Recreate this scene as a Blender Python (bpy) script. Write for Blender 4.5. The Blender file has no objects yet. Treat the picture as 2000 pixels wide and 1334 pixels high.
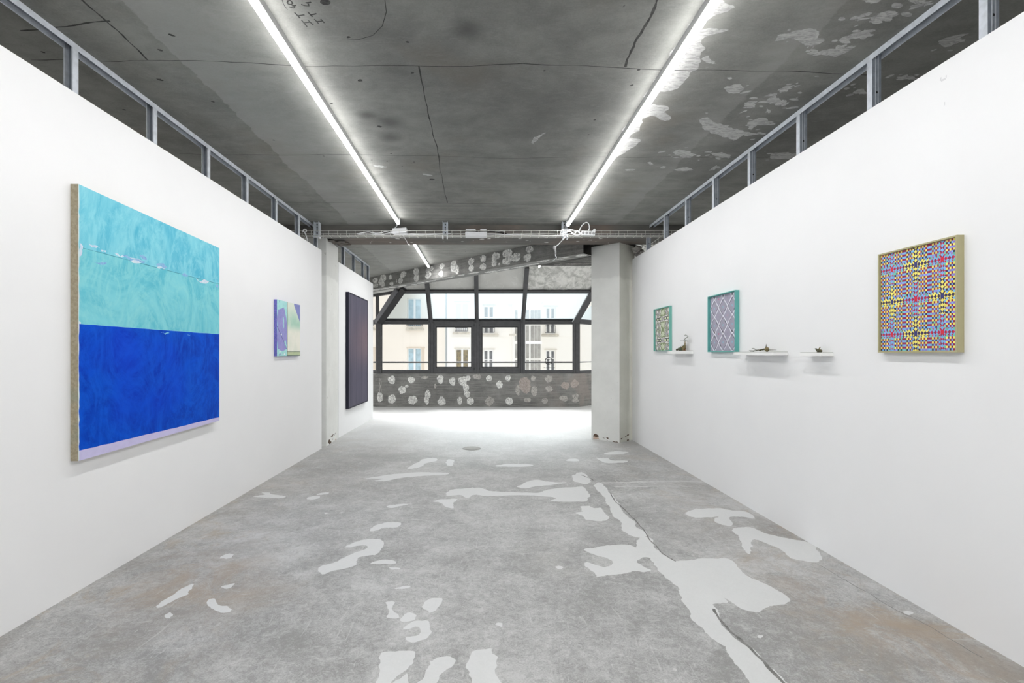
import bpy, bmesh, math, random
from mathutils import Vector, Matrix, noise as mnoise
from mathutils.geometry import delaunay_2d_cdt
random.seed(7)
C = bpy.context.scene.collection
PI = math.pi
# ---------------------------------------------------------------- measured camera
F, CX, CY, EYE = 956.0, 944.0, 691.0, 1.2
def on_y(px, py, d): return Vector(((px-CX)/F*d, d, EYE-(py-CY)/F*d))
def on_z(px, py, z):
    d = F*(z-EYE)/(CY-py); return Vector(((px-CX)/F*d, d, z))
def on_x(px, py, x):
    d = F*x/(px-CX); return Vector((x, d, EYE-(py-CY)/F*d))
HC = 2.81        # ceiling of the near room
HC2 = 2.85       # ceiling past the cross beam
WT = 2.51        # plasterboard height
WL, WR, WL2 = -2.048, 2.069, -2.066

# ---------------------------------------------------------------- materials
class NT:
    def __init__(s, name):
        s.m = bpy.data.materials.new(name); s.m.use_nodes = True
        s.t = s.m.node_tree; s.t.nodes.clear()
        s.out = s.t.nodes.new('ShaderNodeOutputMaterial')
        s.pos = s.n('ShaderNodeNewGeometry').outputs['Position']
    def n(s, k, **kw):
        nd = s.t.nodes.new(k)
        for a, b in kw.items(): setattr(nd, a, b)
        return nd
    def set(s, sock, v):
        if isinstance(v, bpy.types.NodeSocket): s.t.links.new(v, sock)
        elif v is not None:
            if isinstance(v, (tuple, list)) and len(v) == 3 and sock.type == 'RGBA': v = (*v, 1)
            sock.default_value = v
    def math(s, op, a, b=None, c=None, clamp=False):
        nd = s.n('ShaderNodeMath', operation=op, use_clamp=clamp)
        s.set(nd.inputs[0], a)
        if b is not None: s.set(nd.inputs[1], b)
        if c is not None: s.set(nd.inputs[2], c)
        return nd.outputs[0]
    def noise(s, scale, detail=4, rough=.55, vec=None, stretch=None, dist=0):
        v = vec if vec is not None else s.pos
        if stretch:
            mp = s.n('ShaderNodeMapping'); s.set(mp.inputs[0], v); mp.inputs['Scale'].default_value = stretch; v = mp.outputs[0]
        nd = s.n('ShaderNodeTexNoise'); s.set(nd.inputs['Vector'], v)
        nd.inputs['Scale'].default_value = scale; nd.inputs['Detail'].default_value = detail
        nd.inputs['Roughness'].default_value = rough; nd.inputs['Distortion'].default_value = dist
        return nd.outputs['Fac']
    def map(s, v, a, b, c=0., d=1.):
        nd = s.n('ShaderNodeMapRange', interpolation_type='SMOOTHSTEP'); nd.clamp = True
        s.set(nd.inputs[0], v)
        for i, x in enumerate((a, b, c, d)): nd.inputs[i+1].default_value = x
        return nd.outputs[0]
    def mix(s, f, a, b, mode='MIX'):
        nd = s.n('ShaderNodeMix', data_type='RGBA', blend_type=mode)
        s.set(nd.inputs[0], f); s.set(nd.inputs[6], a); s.set(nd.inputs[7], b)
        return nd.outputs[2]
    def sep(s, v=None):
        nd = s.n('ShaderNodeSeparateXYZ'); s.set(nd.inputs[0], v if v is not None else s.pos); return nd.outputs
    def bsdf(s, col, rough=.8, spec=.3, metal=0., bump=None, bstr=.2, bdist=.01, **kw):
        b = s.n('ShaderNodeBsdfPrincipled')
        s.set(b.inputs['Base Color'], col); s.set(b.inputs['Roughness'], rough)
        s.set(b.inputs['Specular IOR Level'], spec); s.set(b.inputs['Metallic'], metal)
        if bump is not None:
            bn = s.n('ShaderNodeBump'); bn.inputs['Strength'].default_value = bstr; bn.inputs['Distance'].default_value = bdist
            s.set(bn.inputs['Height'], bump); s.t.links.new(bn.outputs[0], b.inputs['Normal'])
        s.t.links.new(b.outputs[0], s.out.inputs[0]); return s.m
def srgb(r, g, b):
    f = lambda c: (c/255/12.92) if c/255 <= .04045 else ((c/255+.055)/1.055)**2.4
    return (f(r), f(g), f(b))
def plain(name, col, rough=.6, metal=0., spec=.3, var=.06, scale=30):
    t = NT(name); n = t.noise(scale, 3)
    c = t.mix(t.map(n, .3, .7), tuple(x*(1-var) for x in col), tuple(min(1, x*(1+var)) for x in col))
    return t.bsdf(c, rough, spec, metal)

M = {}
M['wall'] = plain('white_plasterboard', (.82, .82, .825), .85, var=.008, scale=2, spec=.15)
M['pencil_wall'] = plain('pencil_mark', (.68, .68, .69), .9)
M['black_frame'] = plain('charcoal_aluminium', srgb(72, 72, 74), .45, .0, .4, .1, 12)
M['dark_frame'] = plain('dark_aluminium', srgb(44, 44, 46), .5, 0, .4, .1, 12)
M['galv'] = plain('galvanised_steel', srgb(196, 201, 208), .5, .1, .4, .10, 25)
M['galv_lip'] = plain('galvanised_edge', srgb(190, 195, 200), .45, .3, .4, .05, 25)
M['tray'] = plain('zinc_wire', srgb(205, 205, 200), .5, .3, .4, .08, 20)
M['white_plastic'] = plain('white_plastic', srgb(225, 226, 228), .4, 0, .5, .02)
M['grey_plastic'] = plain('grey_plastic', srgb(150, 150, 150), .5)
M['black_plastic'] = plain('black_plastic', srgb(25, 25, 26), .5)
M['white_lacquer'] = plain('white_lacquer', (.83, .83, .82), .4, 0, .4, .01)
M['linen'] = None

def concrete_ceiling(name, k=1.0, bands=True):
    t = NT(name); x, y, z = t.sep()
    a = t.noise(.9, 5, .6); b = t.noise(4, 8, .7, stretch=(1, 1.3, 1), dist=.3); c = t.noise(110, 3, .6)
    d1, d2 = tuple(v*k for v in (.135, .137, .128)), tuple(v*k for v in (.245, .247, .232))
    m = t.math('ADD', t.math('MULTIPLY', a, .45), t.math('ADD', t.math('MULTIPLY', b, .4), t.math('MULTIPLY', c, .15)))
    col = t.mix(t.map(m, .34, .66), d1, d2)
    br = t.noise(1.6, 3, .5)
    col = t.mix(t.map(br, .58, .75, 0, .35), col, tuple(v*k for v in (.17, .15, .12)))
    # long pale scuffs left by the formwork
    sc = t.noise(12, 7, .8, stretch=(.6, 2, 1), dist=1.6)
    col = t.mix(t.map(sc, .52, .70, 0, .30), col, (.3*k, .3*k, .29*k))
    # cross-grained stripes toward the window end
    st = t.noise(3.2, 4, .6, stretch=(.25, 5, 1))
    yy = t.map(y, 3.6, 6.0)
    col = t.mix(t.math('MULTIPLY', t.map(st, .5, .68, 0, .45), yy), col, (.30*k, .29*k, .27*k))
    if bands:
        j = t.math('MULTIPLY', t.math('SUBTRACT', t.noise(3, 5, .7, stretch=(1, 1, 1)), .5), .16)
        xj = t.math('ADD', x, j)
        step = t.map(xj, -1.66, -1.652); fade = t.map(xj, -1.60, -1.05, 1, 0)
        col = t.mix(t.math('MULTIPLY', t.math('MULTIPLY', step, fade), .42), col, (.34, .34, .33))
        step = t.map(xj, 1.645, 1.66, 1, 0); fade = t.map(xj, 1.40, 1.62)
        col = t.mix(t.math('MULTIPLY', t.math('MULTIPLY', step, fade), .28), col, (.33, .33, .32))
        for (px, py, r) in ((762, 238, .16), (762, 268, .13), (912, 58, .12), (715, 225, .1)):
            p = on_z(px, py, HC)
            vd = t.n('ShaderNodeVectorMath', operation='DISTANCE'); t.set(vd.inputs[0], t.pos); vd.inputs[1].default_value = p
            col = t.mix(t.map(vd.outputs['Value'], 0, r, .6, 0), col, (.05, .05, .048))
    else:
        j = t.math('MULTIPLY', t.math('SUBTRACT', t.noise(3, 5, .7), .5), .16); xj = t.math('ADD', x, j)
        col = t.mix(t.math('MULTIPLY', t.math('MULTIPLY', t.map(xj, -1.84, -1.83), t.map(xj, -1.7, -.7, 1, 0)), .45), col, (.36, .36, .345))
    hole = t.noise(16, 2, .5)
    col = t.mix(t.map(hole, .76, .79, 0, .8), col, (.03, .03, .03))
    return t.bsdf(col, .8, .2, bump=b, bstr=.06, bdist=.01)
M['ceil'] = concrete_ceiling('ceiling_concrete')
M['ceil2'] = concrete_ceiling('far_ceiling_concrete', 1.25, False)
M['ceil_dark'] = plain('seam_dark', (.045, .045, .043), .9, var=.4)
def paint_splash():
    t = NT('ceiling_paint'); n = t.noise(28, 5, .7, stretch=(.5, 1.5, 1), dist=1.5)
    return t.bsdf(t.mix(t.map(n, .35, .6), (.26, .26, .255), (.44, .44, .43)), .8)
M['splash'] = paint_splash()
def brown_soffit():
    t = NT('beam_soffit_concrete'); n = t.noise(6, 6, .65, stretch=(.4, 2, 1)); x, y, z = t.sep()
    w = t.map(t.noise(1.1, 3), .45, .6)
    c = t.mix(w, (.13, .125, .115), (.17, .14, .12))
    return t.bsdf(t.mix(t.map(n, .35, .65), t.mix(.5, c, (.08, .08, .075)), c), .8, bump=n, bstr=.3)
M['soffit'] = brown_soffit()

def floor_mat(name, patch):
    t = NT(name); x, y, z = t.sep()
    a = t.noise(.8, 5, .6, dist=.3); b = t.noise(4.5, 7, .7, dist=.5); c = t.noise(32, 6, .8, dist=1.0); f = t.noise(150, 3, .8)
    m = t.math('ADD', t.math('MULTIPLY', a, .25), t.math('ADD', t.math('MULTIPLY', b, .25), t.math('ADD', t.math('MULTIPLY', c, .28), t.math('MULTIPLY', f, .22))))
    if patch:
        col = t.mix(t.map(m, .35, .65), (.57, .577, .57), (.64, .645, .64))
        col = t.mix(t.map(c, .66, .72, 0, .25), col, (.35, .34, .32))
    else:
        col = t.mix(t.map(m, .41, .60), (.245, .242, .235), (.52, .52, .513))
        # darker, browner toward the left wall and along the right wall
        br = t.noise(1.4, 6, .7, dist=.6)
        side = t.math('ADD', t.map(x, -2.1, -.6, 1, 0), t.map(x, 1.1, 1.8, 0, 1))
        near = t.map(y, 4.0, 2.0)
        side = t.math('MULTIPLY', side, t.map(y, 2.0, 5.5, 1, .35))
        col = t.mix(t.math('MULTIPLY', t.map(br, .44, .62, 0, .7), side), col, (.25, .22, .19))
        ru = t.noise(2.6, 5, .75, dist=1.0)
        col = t.mix(t.math('MULTIPLY', t.map(ru, .50, .68, 0, .75), side), col, (.36, .29, .21))
        for (px, py, r, k) in ((405, 1125, .42, .8), (470, 1150, .35, .5), (300, 1180, .3, .4), (1640, 1195, .28, .7), (1840, 1280, .35, .8), (1760, 1230, .3, .7), (1530, 1100, .3, .6), (1560, 1140, .25, .6), (1090, 1090, .35, .35)):
            q = on_z(px, py, 0); vd = t.n('ShaderNodeVectorMath', operation='DISTANCE'); t.set(vd.inputs[0], t.pos); vd.inputs[1].default_value = q
            f_ = t.math('MULTIPLY', t.map(vd.outputs['Value'], r*.2, r, k*.6, 0), t.map(ru, .36, .56))
            col = t.mix(f_, col, (.33, .265, .205) if k != .35 else (.42, .41, .37))
        # pale trowel scratches
        s1 = t.noise(26, 3, .5, stretch=(1, .12, 1), dist=2.0)
        col = t.mix(t.map(s1, .66, .70, 0, .35), col, (.58, .58, .57))
        s2 = t.noise(22, 3, .5, stretch=(.15, 1, 1), dist=2.5)
        col = t.mix(t.map(s2, .67, .71, 0, .35), col, (.56, .56, .55))
        v = t.n('ShaderNodeTexVoronoi'); v.inputs['Scale'].default_value = 9; t.set(v.inputs['Vector'], t.pos)
        sp = t.math('MULTIPLY', t.map(v.outputs['Distance'], .05, .09, 1, 0), t.map(t.noise(3, 2), .5, .62))
        col = t.mix(t.math('MULTIPLY', sp, .6), col, (.62, .62, .6))
    # window light on the floor put into the colour, paler toward the panes
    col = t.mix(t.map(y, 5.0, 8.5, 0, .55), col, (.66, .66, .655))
    return t.bsdf(col, t.map(b, .3, .7, .42, .62), .35, bump=t.math('ADD', b, t.math('MULTIPLY', c, .5)), bstr=.12, bdist=.01)
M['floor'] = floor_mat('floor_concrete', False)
M['patch'] = floor_mat('floor_repair_screed', True)
M['crack'] = plain('floor_crack', (.19, .187, .18), .9, var=.3)
M['scuff'] = plain('floor_pale_seam', (.50, .50, .49), .8, var=.1)

def board_concrete():
    t = NT('board_marked_concrete'); x, y, z = t.sep()
    a = t.noise(2.2, 6, .7); b = t.noise(9, 6, .7, stretch=(.25, .25, 4)); c = t.noise(60, 4, .7)
    m = t.math('ADD', t.math('MULTIPLY', a, .4), t.math('ADD', t.math('MULTIPLY', b, .4), t.math('MULTIPLY', c, .2)))
    col = t.mix(t.map(m, .36, .64), (.105, .105, .10), (.265, .262, .25))
    fr = t.math('FRACT', t.math('MULTIPLY', z, 6.2))
    col = t.mix(t.map(fr, .0, .06, .6, 0), col, (.30, .30, .29))
    col = t.mix(t.math('MULTIPLY', t.map(x, .8, 2.4), t.map(t.noise(2.5, 4), .42, .6, 0, .6)), col, (.27, .235, .215))
    ch = t.noise(24, 5, .75)
    col = t.mix(t.map(ch, .62, .70, 0, .4), col, (.34, .34, .33))
    return t.bsdf(col, .85, bump=m, bstr=.6, bdist=.02)
M['board'] = board_concrete()
def dab(name, lo, hi, rose=False):
    t = NT(name); n = t.noise(26, 6, .75, dist=1.2)
    return t.bsdf(t.mix(t.map(n, .38, .58), lo, hi), .85, bump=n, bstr=.8, bdist=.02)
M['dab'] = dab('adhesive_dab', (.30, .30, .29), (.86, .86, .83))
M['dab_faint'] = dab('faint_adhesive_dab', (.22, .21, .20), (.48, .46, .43))
M['dab_rose'] = dab('rosy_adhesive_dab', (.27, .235, .215), (.42, .37, .34))
def rough_plaster():
    t = NT('rough_plaster'); n = t.noise(7, 7, .7, dist=.7); n2 = t.noise(2, 4)
    return t.bsdf(t.mix(t.map(n, .36, .6), (.52, .52, .49), (.86, .85, .82)), .9, bump=n, bstr=.9, bdist=.04)
M['rough'] = rough_plaster()
def smooth_panel():
    t = NT('grey_soffit_panel'); n = t.noise(1.5, 4, .5, dist=1.2); r = t.noise(2.2, 2, .4, dist=2.5)
    c = t.mix(t.map(n, .3, .7), (.54, .535, .51), (.64, .635, .61))
    ln = t.math('ABSOLUTE', t.math('SUBTRACT', r, .5))
    return t.bsdf(t.mix(t.map(ln, .0, .012, .35, 0), c, (.8, .8, .78)), .85)
M['panel'] = smooth_panel()
def column_mat(name, a, b):
    t = NT(name); n = t.noise(3.5, 6, .6); x, y, z = t.sep()
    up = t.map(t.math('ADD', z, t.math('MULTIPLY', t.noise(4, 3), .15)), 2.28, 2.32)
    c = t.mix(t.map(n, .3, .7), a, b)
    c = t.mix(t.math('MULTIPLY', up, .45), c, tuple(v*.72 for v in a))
    fl = t.noise(14, 3, .6)
    c = t.mix(t.map(fl, .70, .74, 0, .5), c, (.3, .3, .27))
    return t.bsdf(c, .7, bump=n, bstr=.3, bdist=.02)
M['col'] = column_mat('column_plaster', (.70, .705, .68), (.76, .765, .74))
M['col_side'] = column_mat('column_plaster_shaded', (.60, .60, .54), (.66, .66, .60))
M['chip'] = plain('broken_brick_chip', (.10, .065, .045), .9, var=.5, scale=120)
M['chip_pale'] = plain('broken_plaster_chip', (.55, .42, .34), .9, var=.2, scale=120)

def emitter(name, strength):
    t = NT(name); e = t.n('ShaderNodeEmission'); e.inputs[0].default_value = (1, .995, .985, 1); e.inputs[1].default_value = strength
    t.t.links.new(e.outputs[0], t.out.inputs[0]); return t.m
TUBE = 24.0
M['tube'] = emitter('lit_tube', TUBE)
M['tube_far'] = emitter('lit_tube_far', 12.0)

def glass(name, tint, haze, hazecol):
    t = NT(name); tr = t.n('ShaderNodeBsdfTransparent'); t.set(tr.inputs[0], tint)
    tl = t.n('ShaderNodeBsdfTranslucent'); t.set(tl.inputs[0], hazecol)
    x, y, z = t.sep()
    mx = t.n('ShaderNodeMixShader'); t.set(mx.inputs[0], haze)
    t.t.links.new(tr.outputs[0], mx.inputs[1]); t.t.links.new(tl.outputs[0], mx.inputs[2])
    gl = t.n('ShaderNodeBsdfGlossy'); gl.inputs['Roughness'].default_value = .03
    m2 = t.n('ShaderNodeMixShader'); m2.inputs[0].default_value = .03
    t.t.links.new(mx.outputs[0], m2.inputs[1]); t.t.links.new(gl.outputs[0], m2.inputs[2])
    t.t.links.new(m2.outputs[0], t.out.inputs[0]); return t.m
M['glass'] = glass('clear_glass', (.97, .98, .98), .02, (1, 1, 1))
M['glass_up'] = glass('bluish_hazy_glass', (.62, .69, .715), .105, (.80, .93, 1.0))

# ---------------------------------------------------------------- mesh helpers
def box(bm, x0, x1, y0, y1, z0, z1, mi=0):
    v = [bm.verts.new(p) for p in ((x0,y0,z0),(x1,y0,z0),(x1,y1,z0),(x0,y1,z0),(x0,y0,z1),(x1,y0,z1),(x1,y1,z1),(x0,y1,z1))]
    for q in ((0,3,2,1),(4,5,6,7),(0,1,5,4),(1,2,6,5),(2,3,7,6),(3,0,4,7)):
        f = bm.faces.new([v[i] for i in q]); f.material_index = mi
def prism(bm, a, b, up=Vector((0,0,1)), w=.05, h=.05, mi=0):
    """rectangular bar from a to b, w across, h along 'up'"""
    a, b = Vector(a), Vector(b); d = (b-a).normalized(); s = d.cross(up).normalized(); u = s.cross(d).normalized()
    v = [bm.verts.new(p + s*i*w/2 + u*j*h/2) for p in (a, b) for i, j in ((-1,-1),(1,-1),(1,1),(-1,1))]
    for q in ((3,2,1,0),(4,5,6,7),(0,1,5,4),(1,2,6,5),(2,3,7,6),(3,0,4,7)):
        f = bm.faces.new([v[i] for i in q]); f.material_index = mi
def tube(bm, pts, r, seg=8, mi=0, cap=True):
    pts = [Vector(p) for p in pts]; n = len(pts); rs = r if isinstance(r, (list, tuple)) else [r]*n
    rings = []; pu = None
    for i, p in enumerate(pts):
        d = (pts[min(i+1, n-1)] - pts[max(i-1, 0)]).normalized()
        if pu is None: pu = d.orthogonal().normalized()
        u = (pu - d*pu.dot(d)); u = u.normalized() if u.length > 1e-6 else d.orthogonal().normalized(); pu = u
        w = d.cross(u)
        rings.append([bm.verts.new(p + (u*math.cos(2*PI*k/seg) + w*math.sin(2*PI*k/seg))*rs[i]) for k in range(seg)])
    for a, b in zip(rings, rings[1:]):
        for k in range(seg):
            f = bm.faces.new((a[k], a[(k+1) % seg], b[(k+1) % seg], b[k])); f.smooth = True; f.material_index = mi
    if cap:
        bm.faces.new(list(reversed(rings[0]))).material_index = mi; bm.faces.new(rings[-1]).material_index = mi
def spline(pts, n=8):
    pts = [Vector(p) for p in pts]; out = []
    for i in range(len(pts)-1):
        p0, p1, p2, p3 = pts[max(i-1, 0)], pts[i], pts[i+1], pts[min(i+2, len(pts)-1)]
        for k in range(n):
            t = k/n; out.append(.5*((2*p1)+(-p0+p2)*t+(2*p0-5*p1+4*p2-p3)*t*t+(-p0+3*p1-3*p2+p3)*t**3))
    return out+[pts[-1]]
def blob(bm, c, r, seed=0, amp=.25, sub=3, mi=0):
    res = bmesh.ops.create_icosphere(bm, subdivisions=sub, radius=1)
    c = Vector(c); r = Vector(r) if not isinstance(r, (int, float)) else Vector((r, r, r))
    for v in res['verts']:
        k = 1+amp*mnoise.noise(v.co*2.1+Vector((seed, seed*2.3, 0)))*1.6
        v.co = Vector((v.co.x*r.x*k, v.co.y*r.y*k, v.co.z*r.z*k))+c
    fs = {f for v in res['verts'] for f in v.link_faces}
    for f in fs: f.smooth = True; f.material_index = mi
def obj(name, bm, mats, parent=None, bevel=0, recalc=True):
    if recalc: bmesh.ops.recalc_face_normals(bm, faces=bm.faces)
    me = bpy.data.meshes.new(name); bm.to_mesh(me); bm.free()
    for m in (mats if isinstance(mats, (list, tuple)) else [mats]): me.materials.append(m)
    o = bpy.data.objects.new(name, me); C.objects.link(o)
    if parent: o.parent = parent; o.matrix_parent_inverse = Matrix.Translation(-parent.location)
    if bevel:
        b = o.modifiers.new('bevel', 'BEVEL'); b.width = bevel; b.segments = 2; b.limit_method = 'ANGLE'
    return o
def thing(name, label, cat, loc=(0,0,0), group=None):
    o = bpy.data.objects.new(name, None); C.objects.link(o); o.location = loc; o.empty_display_size = .05
    o['label'] = label; o['category'] = cat; o['kind'] = 'thing'
    if group: o['group'] = group
    return o
def tag(o, label, cat, group=None):
    o['label'] = label; o['category'] = cat; o['kind'] = 'thing'
    if group: o['group'] = group
    return o
def struct(o, label, cat):
    o['kind'] = 'structure'; o['label'] = label; o['category'] = cat; return o
def jag(pts, amp=.12, depth=3, minlen=.012, closed=True):
    pts = [Vector(p[:2]) for p in pts]
    for _ in range(depth):
        out = []; n = len(pts)
        for i in range(n if closed else n-1):
            a, b = pts[i], pts[(i+1) % n]; out.append(a); d = b-a
            if d.length > minlen: out.append((a+b)/2 + Vector((-d.y, d.x))*random.uniform(-amp, amp))
        if not closed: out.append(pts[-1])
        pts = out
    return pts
def smooth(pts, n=4, amp=.018, seed=0):
    pts = [Vector(p[:2]) for p in pts]; N = len(pts); out = []
    for i in range(N):
        p0, p1, p2, p3 = pts[i-1], pts[i], pts[(i+1) % N], pts[(i+2) % N]
        for k in range(n):
            t = k/n; q = .5*((2*p1)+(-p0+p2)*t+(2*p0-5*p1+4*p2-p3)*t*t+(-p0+3*p1-3*p2+p3)*t**3)
            v = Vector((q.x, q.y, seed)); d = Vector((mnoise.noise(v*9), mnoise.noise(v*9+Vector((7, 3, 1)))))*amp+Vector((mnoise.noise(v*45), mnoise.noise(v*45+Vector((2, 9, 4)))))*amp*.5
            out.append(q+d)
    return out
def strip(pts, w, jit=.3):
    L, R = [], []; pts = [Vector(p[:2]) for p in pts]
    for i, p in enumerate(pts):
        d = pts[min(i+1, len(pts)-1)]-pts[max(i-1, 0)]; d = d.normalized() if d.length else Vector((1, 0))
        s = Vector((-d.y, d.x))*w/2*(1+random.uniform(-jit, jit)); L.append(p+s); R.append(p-s)
    return L+R[::-1]
def oval(cx, cy, rx, ry, n=22, j=.14, rot=0):
    ph = random.uniform(0, 9); out = []
    for k in range(n):
        a = 2*PI*k/n; q = 1+j*(mnoise.noise(Vector((math.cos(a)*1.3+ph, math.sin(a)*1.3, ph)))*1.8)+random.uniform(-j, j)*.35
        x, y = rx*q*math.cos(a), ry*q*math.sin(a)
        out.append(Vector((cx+x*math.cos(rot)-y*math.sin(rot), cy+x*math.sin(rot)+y*math.cos(rot))))
    return out
def cdt(bm, outer, polys, to3, base_mi=0):
    """one flat surface cut by outlines: each outline keeps its own material slot"""
    V, Fc, mi = [], [], []
    for pts, m in [(outer, base_mi)]+polys:
        pts = [Vector(p[:2]) for p in pts]
        if sum(p.x*q.y-q.x*p.y for p, q in zip(pts, pts[1:]+pts[:1])) < 0: pts = pts[::-1]
        s = len(V); V += [Vector(p[:2]) for p in pts]; Fc.append(list(range(s, s+len(pts)))); mi.append(m)
    vo, eo, fo, ov, oe, of = delaunay_2d_cdt(V, [], Fc, 0, 1e-6)
    bv = [bm.verts.new(to3(p)) for p in vo]
    P = []
    for k, f in enumerate(Fc):
        q = [V[i] for i in f]; P.append((min(p.x for p in q), max(p.x for p in q), min(p.y for p in q), max(p.y for p in q), q, mi[k]))
    def inside(q, x, y):
        r = False; j = len(q)-1
        for i in range(len(q)):
            if (q[i].y > y) != (q[j].y > y) and x < (q[j].x-q[i].x)*(y-q[i].y)/(q[j].y-q[i].y)+q[i].x: r = not r
            j = i
        return r
    for f in fo:
        x = sum(vo[i].x for i in f)/len(f); y = sum(vo[i].y for i in f)/len(f)
        if not inside(P[0][4], x, y): continue
        m = base_mi
        for x0, x1, y0, y1, q, mm in reversed(P[1:]):
            if x0 <= x <= x1 and y0 <= y <= y1 and inside(q, x, y): m = mm; break
        try: g = bm.faces.new([bv[i] for i in f])
        except ValueError: continue
        g.material_index = m
    bmesh.ops.delete(bm, geom=[v for v in bv if not v.link_faces], context='VERTS')

# ================================================================ FLOOR
def fl(px, py): p = on_z(px, py, 0.0); return Vector((p.x, p.y))
def LR(lst, right): return [fl((1000 if right else 0)+x/2, 820+y/2) for x, y in lst]
RP = [
 [(345,245),(390,290),(420,330),(440,365),(475,395),(495,425),(525,440),(510,460),(470,455),(435,430),(420,400),(395,370),(375,330),(350,290),(320,260)],
 [(485,470),(520,455),(545,470),(575,515),(605,535),(640,553),(700,545),(830,540),(880,570),(925,610),(985,640),(1040,665),(1085,700),(1060,720),(1010,728),(960,745),(900,742),(870,720),(835,697),(845,715),(790,718),(800,745),(830,800),(870,855),(930,890),(980,945),(1030,990),(1110,1070),(960,1070),(905,985),(865,940),(830,885),(775,850),(740,810),(690,765),(665,700),(640,650),(600,610),(570,590),(545,545),(520,537),(487,550),(500,565),(540,585),(500,592),(470,588),(440,600),(340,612),(330,605),(290,580),(285,562),(300,556),(330,570),(370,575),(400,560),(385,545),(330,530),(290,515),(300,500),(400,490),(450,488),(490,498)],
 [(265,340),(300,335),(320,345),(350,345),(360,362),(385,380),(350,395),(290,390),(270,375),(248,362),(280,358)],
 [(-260,295),(-240,275),(-190,268),(-120,265),(-90,278),(0,281),(100,285),(140,272),(250,262),(280,262),(300,285),(310,298),(290,305),(285,318),(200,320),(150,315),(165,305),(110,297),(0,294),(-100,297),(-150,293),(-170,305),(-200,295)],
 [(-310,318),(-260,308),(-210,308),(-230,325),(-225,345),(-255,340),(-280,325)],
 [(20,262),(50,245),(90,235),(120,237),(140,242),(215,245),(160,252),(120,258),(80,262),(60,268)],
 [(235,220),(270,205),(300,225),(310,240),(290,252),(260,245),(240,237)],
 [(680,365),(710,350),(800,345),(870,355),(920,360),(945,385),(900,380),(850,378),(860,400),(850,418),(800,400),(790,385),(800,378),(720,382)],
 [(865,425),(930,420),(985,440),(1060,460),(1150,475),(1195,500),(1195,555),(1120,548),(1085,535),(1060,510),(990,480),(940,470),(935,520),(915,515),(895,490),(890,460),(865,440)],
 [(160,572),(180,568),(195,576),(190,584),(172,582)], [(1525,752),(1545,745),(1565,752),(1545,760)],
 [(-60,176),(0,172),(80,175),(60,182),(0,183),(-55,181)], [(955,838),(975,838),(972,848),(958,847)],
 [(330,152),(370,148),(390,158),(450,160),(440,166),(370,168)], [(360,133),(400,122),(450,125),(440,132),(390,136)], [(210,158),(240,150),(260,155),(250,162)],
]
LP = [
 [(1240,580),(1290,560),(1350,535),(1400,515),(1430,505),(1425,490),(1350,498),(1400,475),(1480,463),(1503,480),(1490,500),(1470,525),(1420,535),(1390,550),(1380,575),(1300,590),(1260,603)],
 [(610,730),(690,675),(750,643),(756,655),(735,680),(700,697),(640,730)], [(810,715),(830,700),(845,705),(850,725),(890,730),(903,748),(870,758),(825,740)],
 [(645,765),(665,750),(673,760),(660,775)], [(860,540),(880,525),(910,525),(905,540),(880,545)],
 [(985,300),(1030,292),(1020,285),(1055,283),(1060,290),(1115,298),(1090,307),(1020,303)], [(1200,305),(1230,296),(1250,300),(1235,310),(1205,312)],
 [(1240,290),(1280,283),(1284,290),(1250,294)], [(1445,430),(1480,408),(1550,400),(1560,408),(1540,420),(1500,420),(1460,433)],
 [(1450,560),(1480,548),(1535,550),(1540,560),(1500,563)], [(1430,228),(1560,210),(1650,205),(1740,206),(1745,213),(1640,220),(1560,228),(1500,240),(1460,238),(1500,230)],
 [(1590,190),(1660,152),(1700,150),(1705,160),(1660,170),(1640,185)], [(865,650),(915,638),(920,645),(890,655)],
 [(1645,730),(1680,700),(1725,693),(1725,715),(1680,752),(1665,745)], [(1505,715),(1550,715),(1530,735),(1560,770),(1510,770),(1520,745)],
 [(1565,785),(1590,755),(1625,765),(1600,790)], [(1570,820),(1605,792),(1660,785),(1685,805),(1680,840),(1650,860),(1600,870),(1590,850),(1640,840),(1640,812)],
 [(1480,990),(1500,920),(1540,908),(1610,905),(1625,930),(1590,970),(1540,1000),(1505,1060),(1462,1060)], [(1520,1060),(1580,990),(1590,1060)],
 [(1625,1060),(1670,970),(1700,935),(1750,930),(1775,950),(1720,1000),(1690,1060)], [(1820,960),(1850,905),(1910,893),(1915,910),(1945,930),(1940,980),(1955,1060),(1850,1060),(1840,990)],
 [(1535,660),(1590,645),(1600,650),(1570,660)], [(1935,790),(1955,790),(1960,805),(1940,800)], [(1600,330),(1540,330),(1505,338),(1530,343)][::-1], [(1265,360),(1285,362),(1275,367)],
 [(1750,155),(1775,160),(1765,180),(1745,175)], [(1830,905),(1860,90+70),(1840,170)][:0] or [(1520,575),(1550,574),(1553,582),(1530,584)],
]
polys = [(jag(smooth(LR(p, s)), .16, 1, .02), 1) for L_, s in ((RP, True), (LP, False)) for p in L_]
for line, w, m in (([(385,285),(440,350),(500,415),(530,455),(580,515),(640,553)], .008, 2), ([(788,738),(800,760),(850,825),(930,890),(985,945),(1080,1045)], .013, 2),
                   ([(1185,560),(1290,620),(1400,680),(1560,770),(1700,850),(1840,930)], .0035, 2), ([(350,246),(500,242),(620,240),(760,241)], .05, 3), ([(400,262),(560,259),(700,260)], .03, 3),
                   ([(270,215),(310,230),(318,236)], .012, 2)):
    polys.append((strip(jag(LR(line, True), .06, 3, .05, False), w), m))
for line in ([(1020,300),(1260,310),(1530,90+220)],):
    pass
bm = bmesh.new()
outer = [(-6.5,-4), (6.5,-4), (6.5,13.5), (-6.5,13.5)]
cdt(bm, outer, polys, lambda p: Vector((p.x, p.y, 0)))
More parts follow.
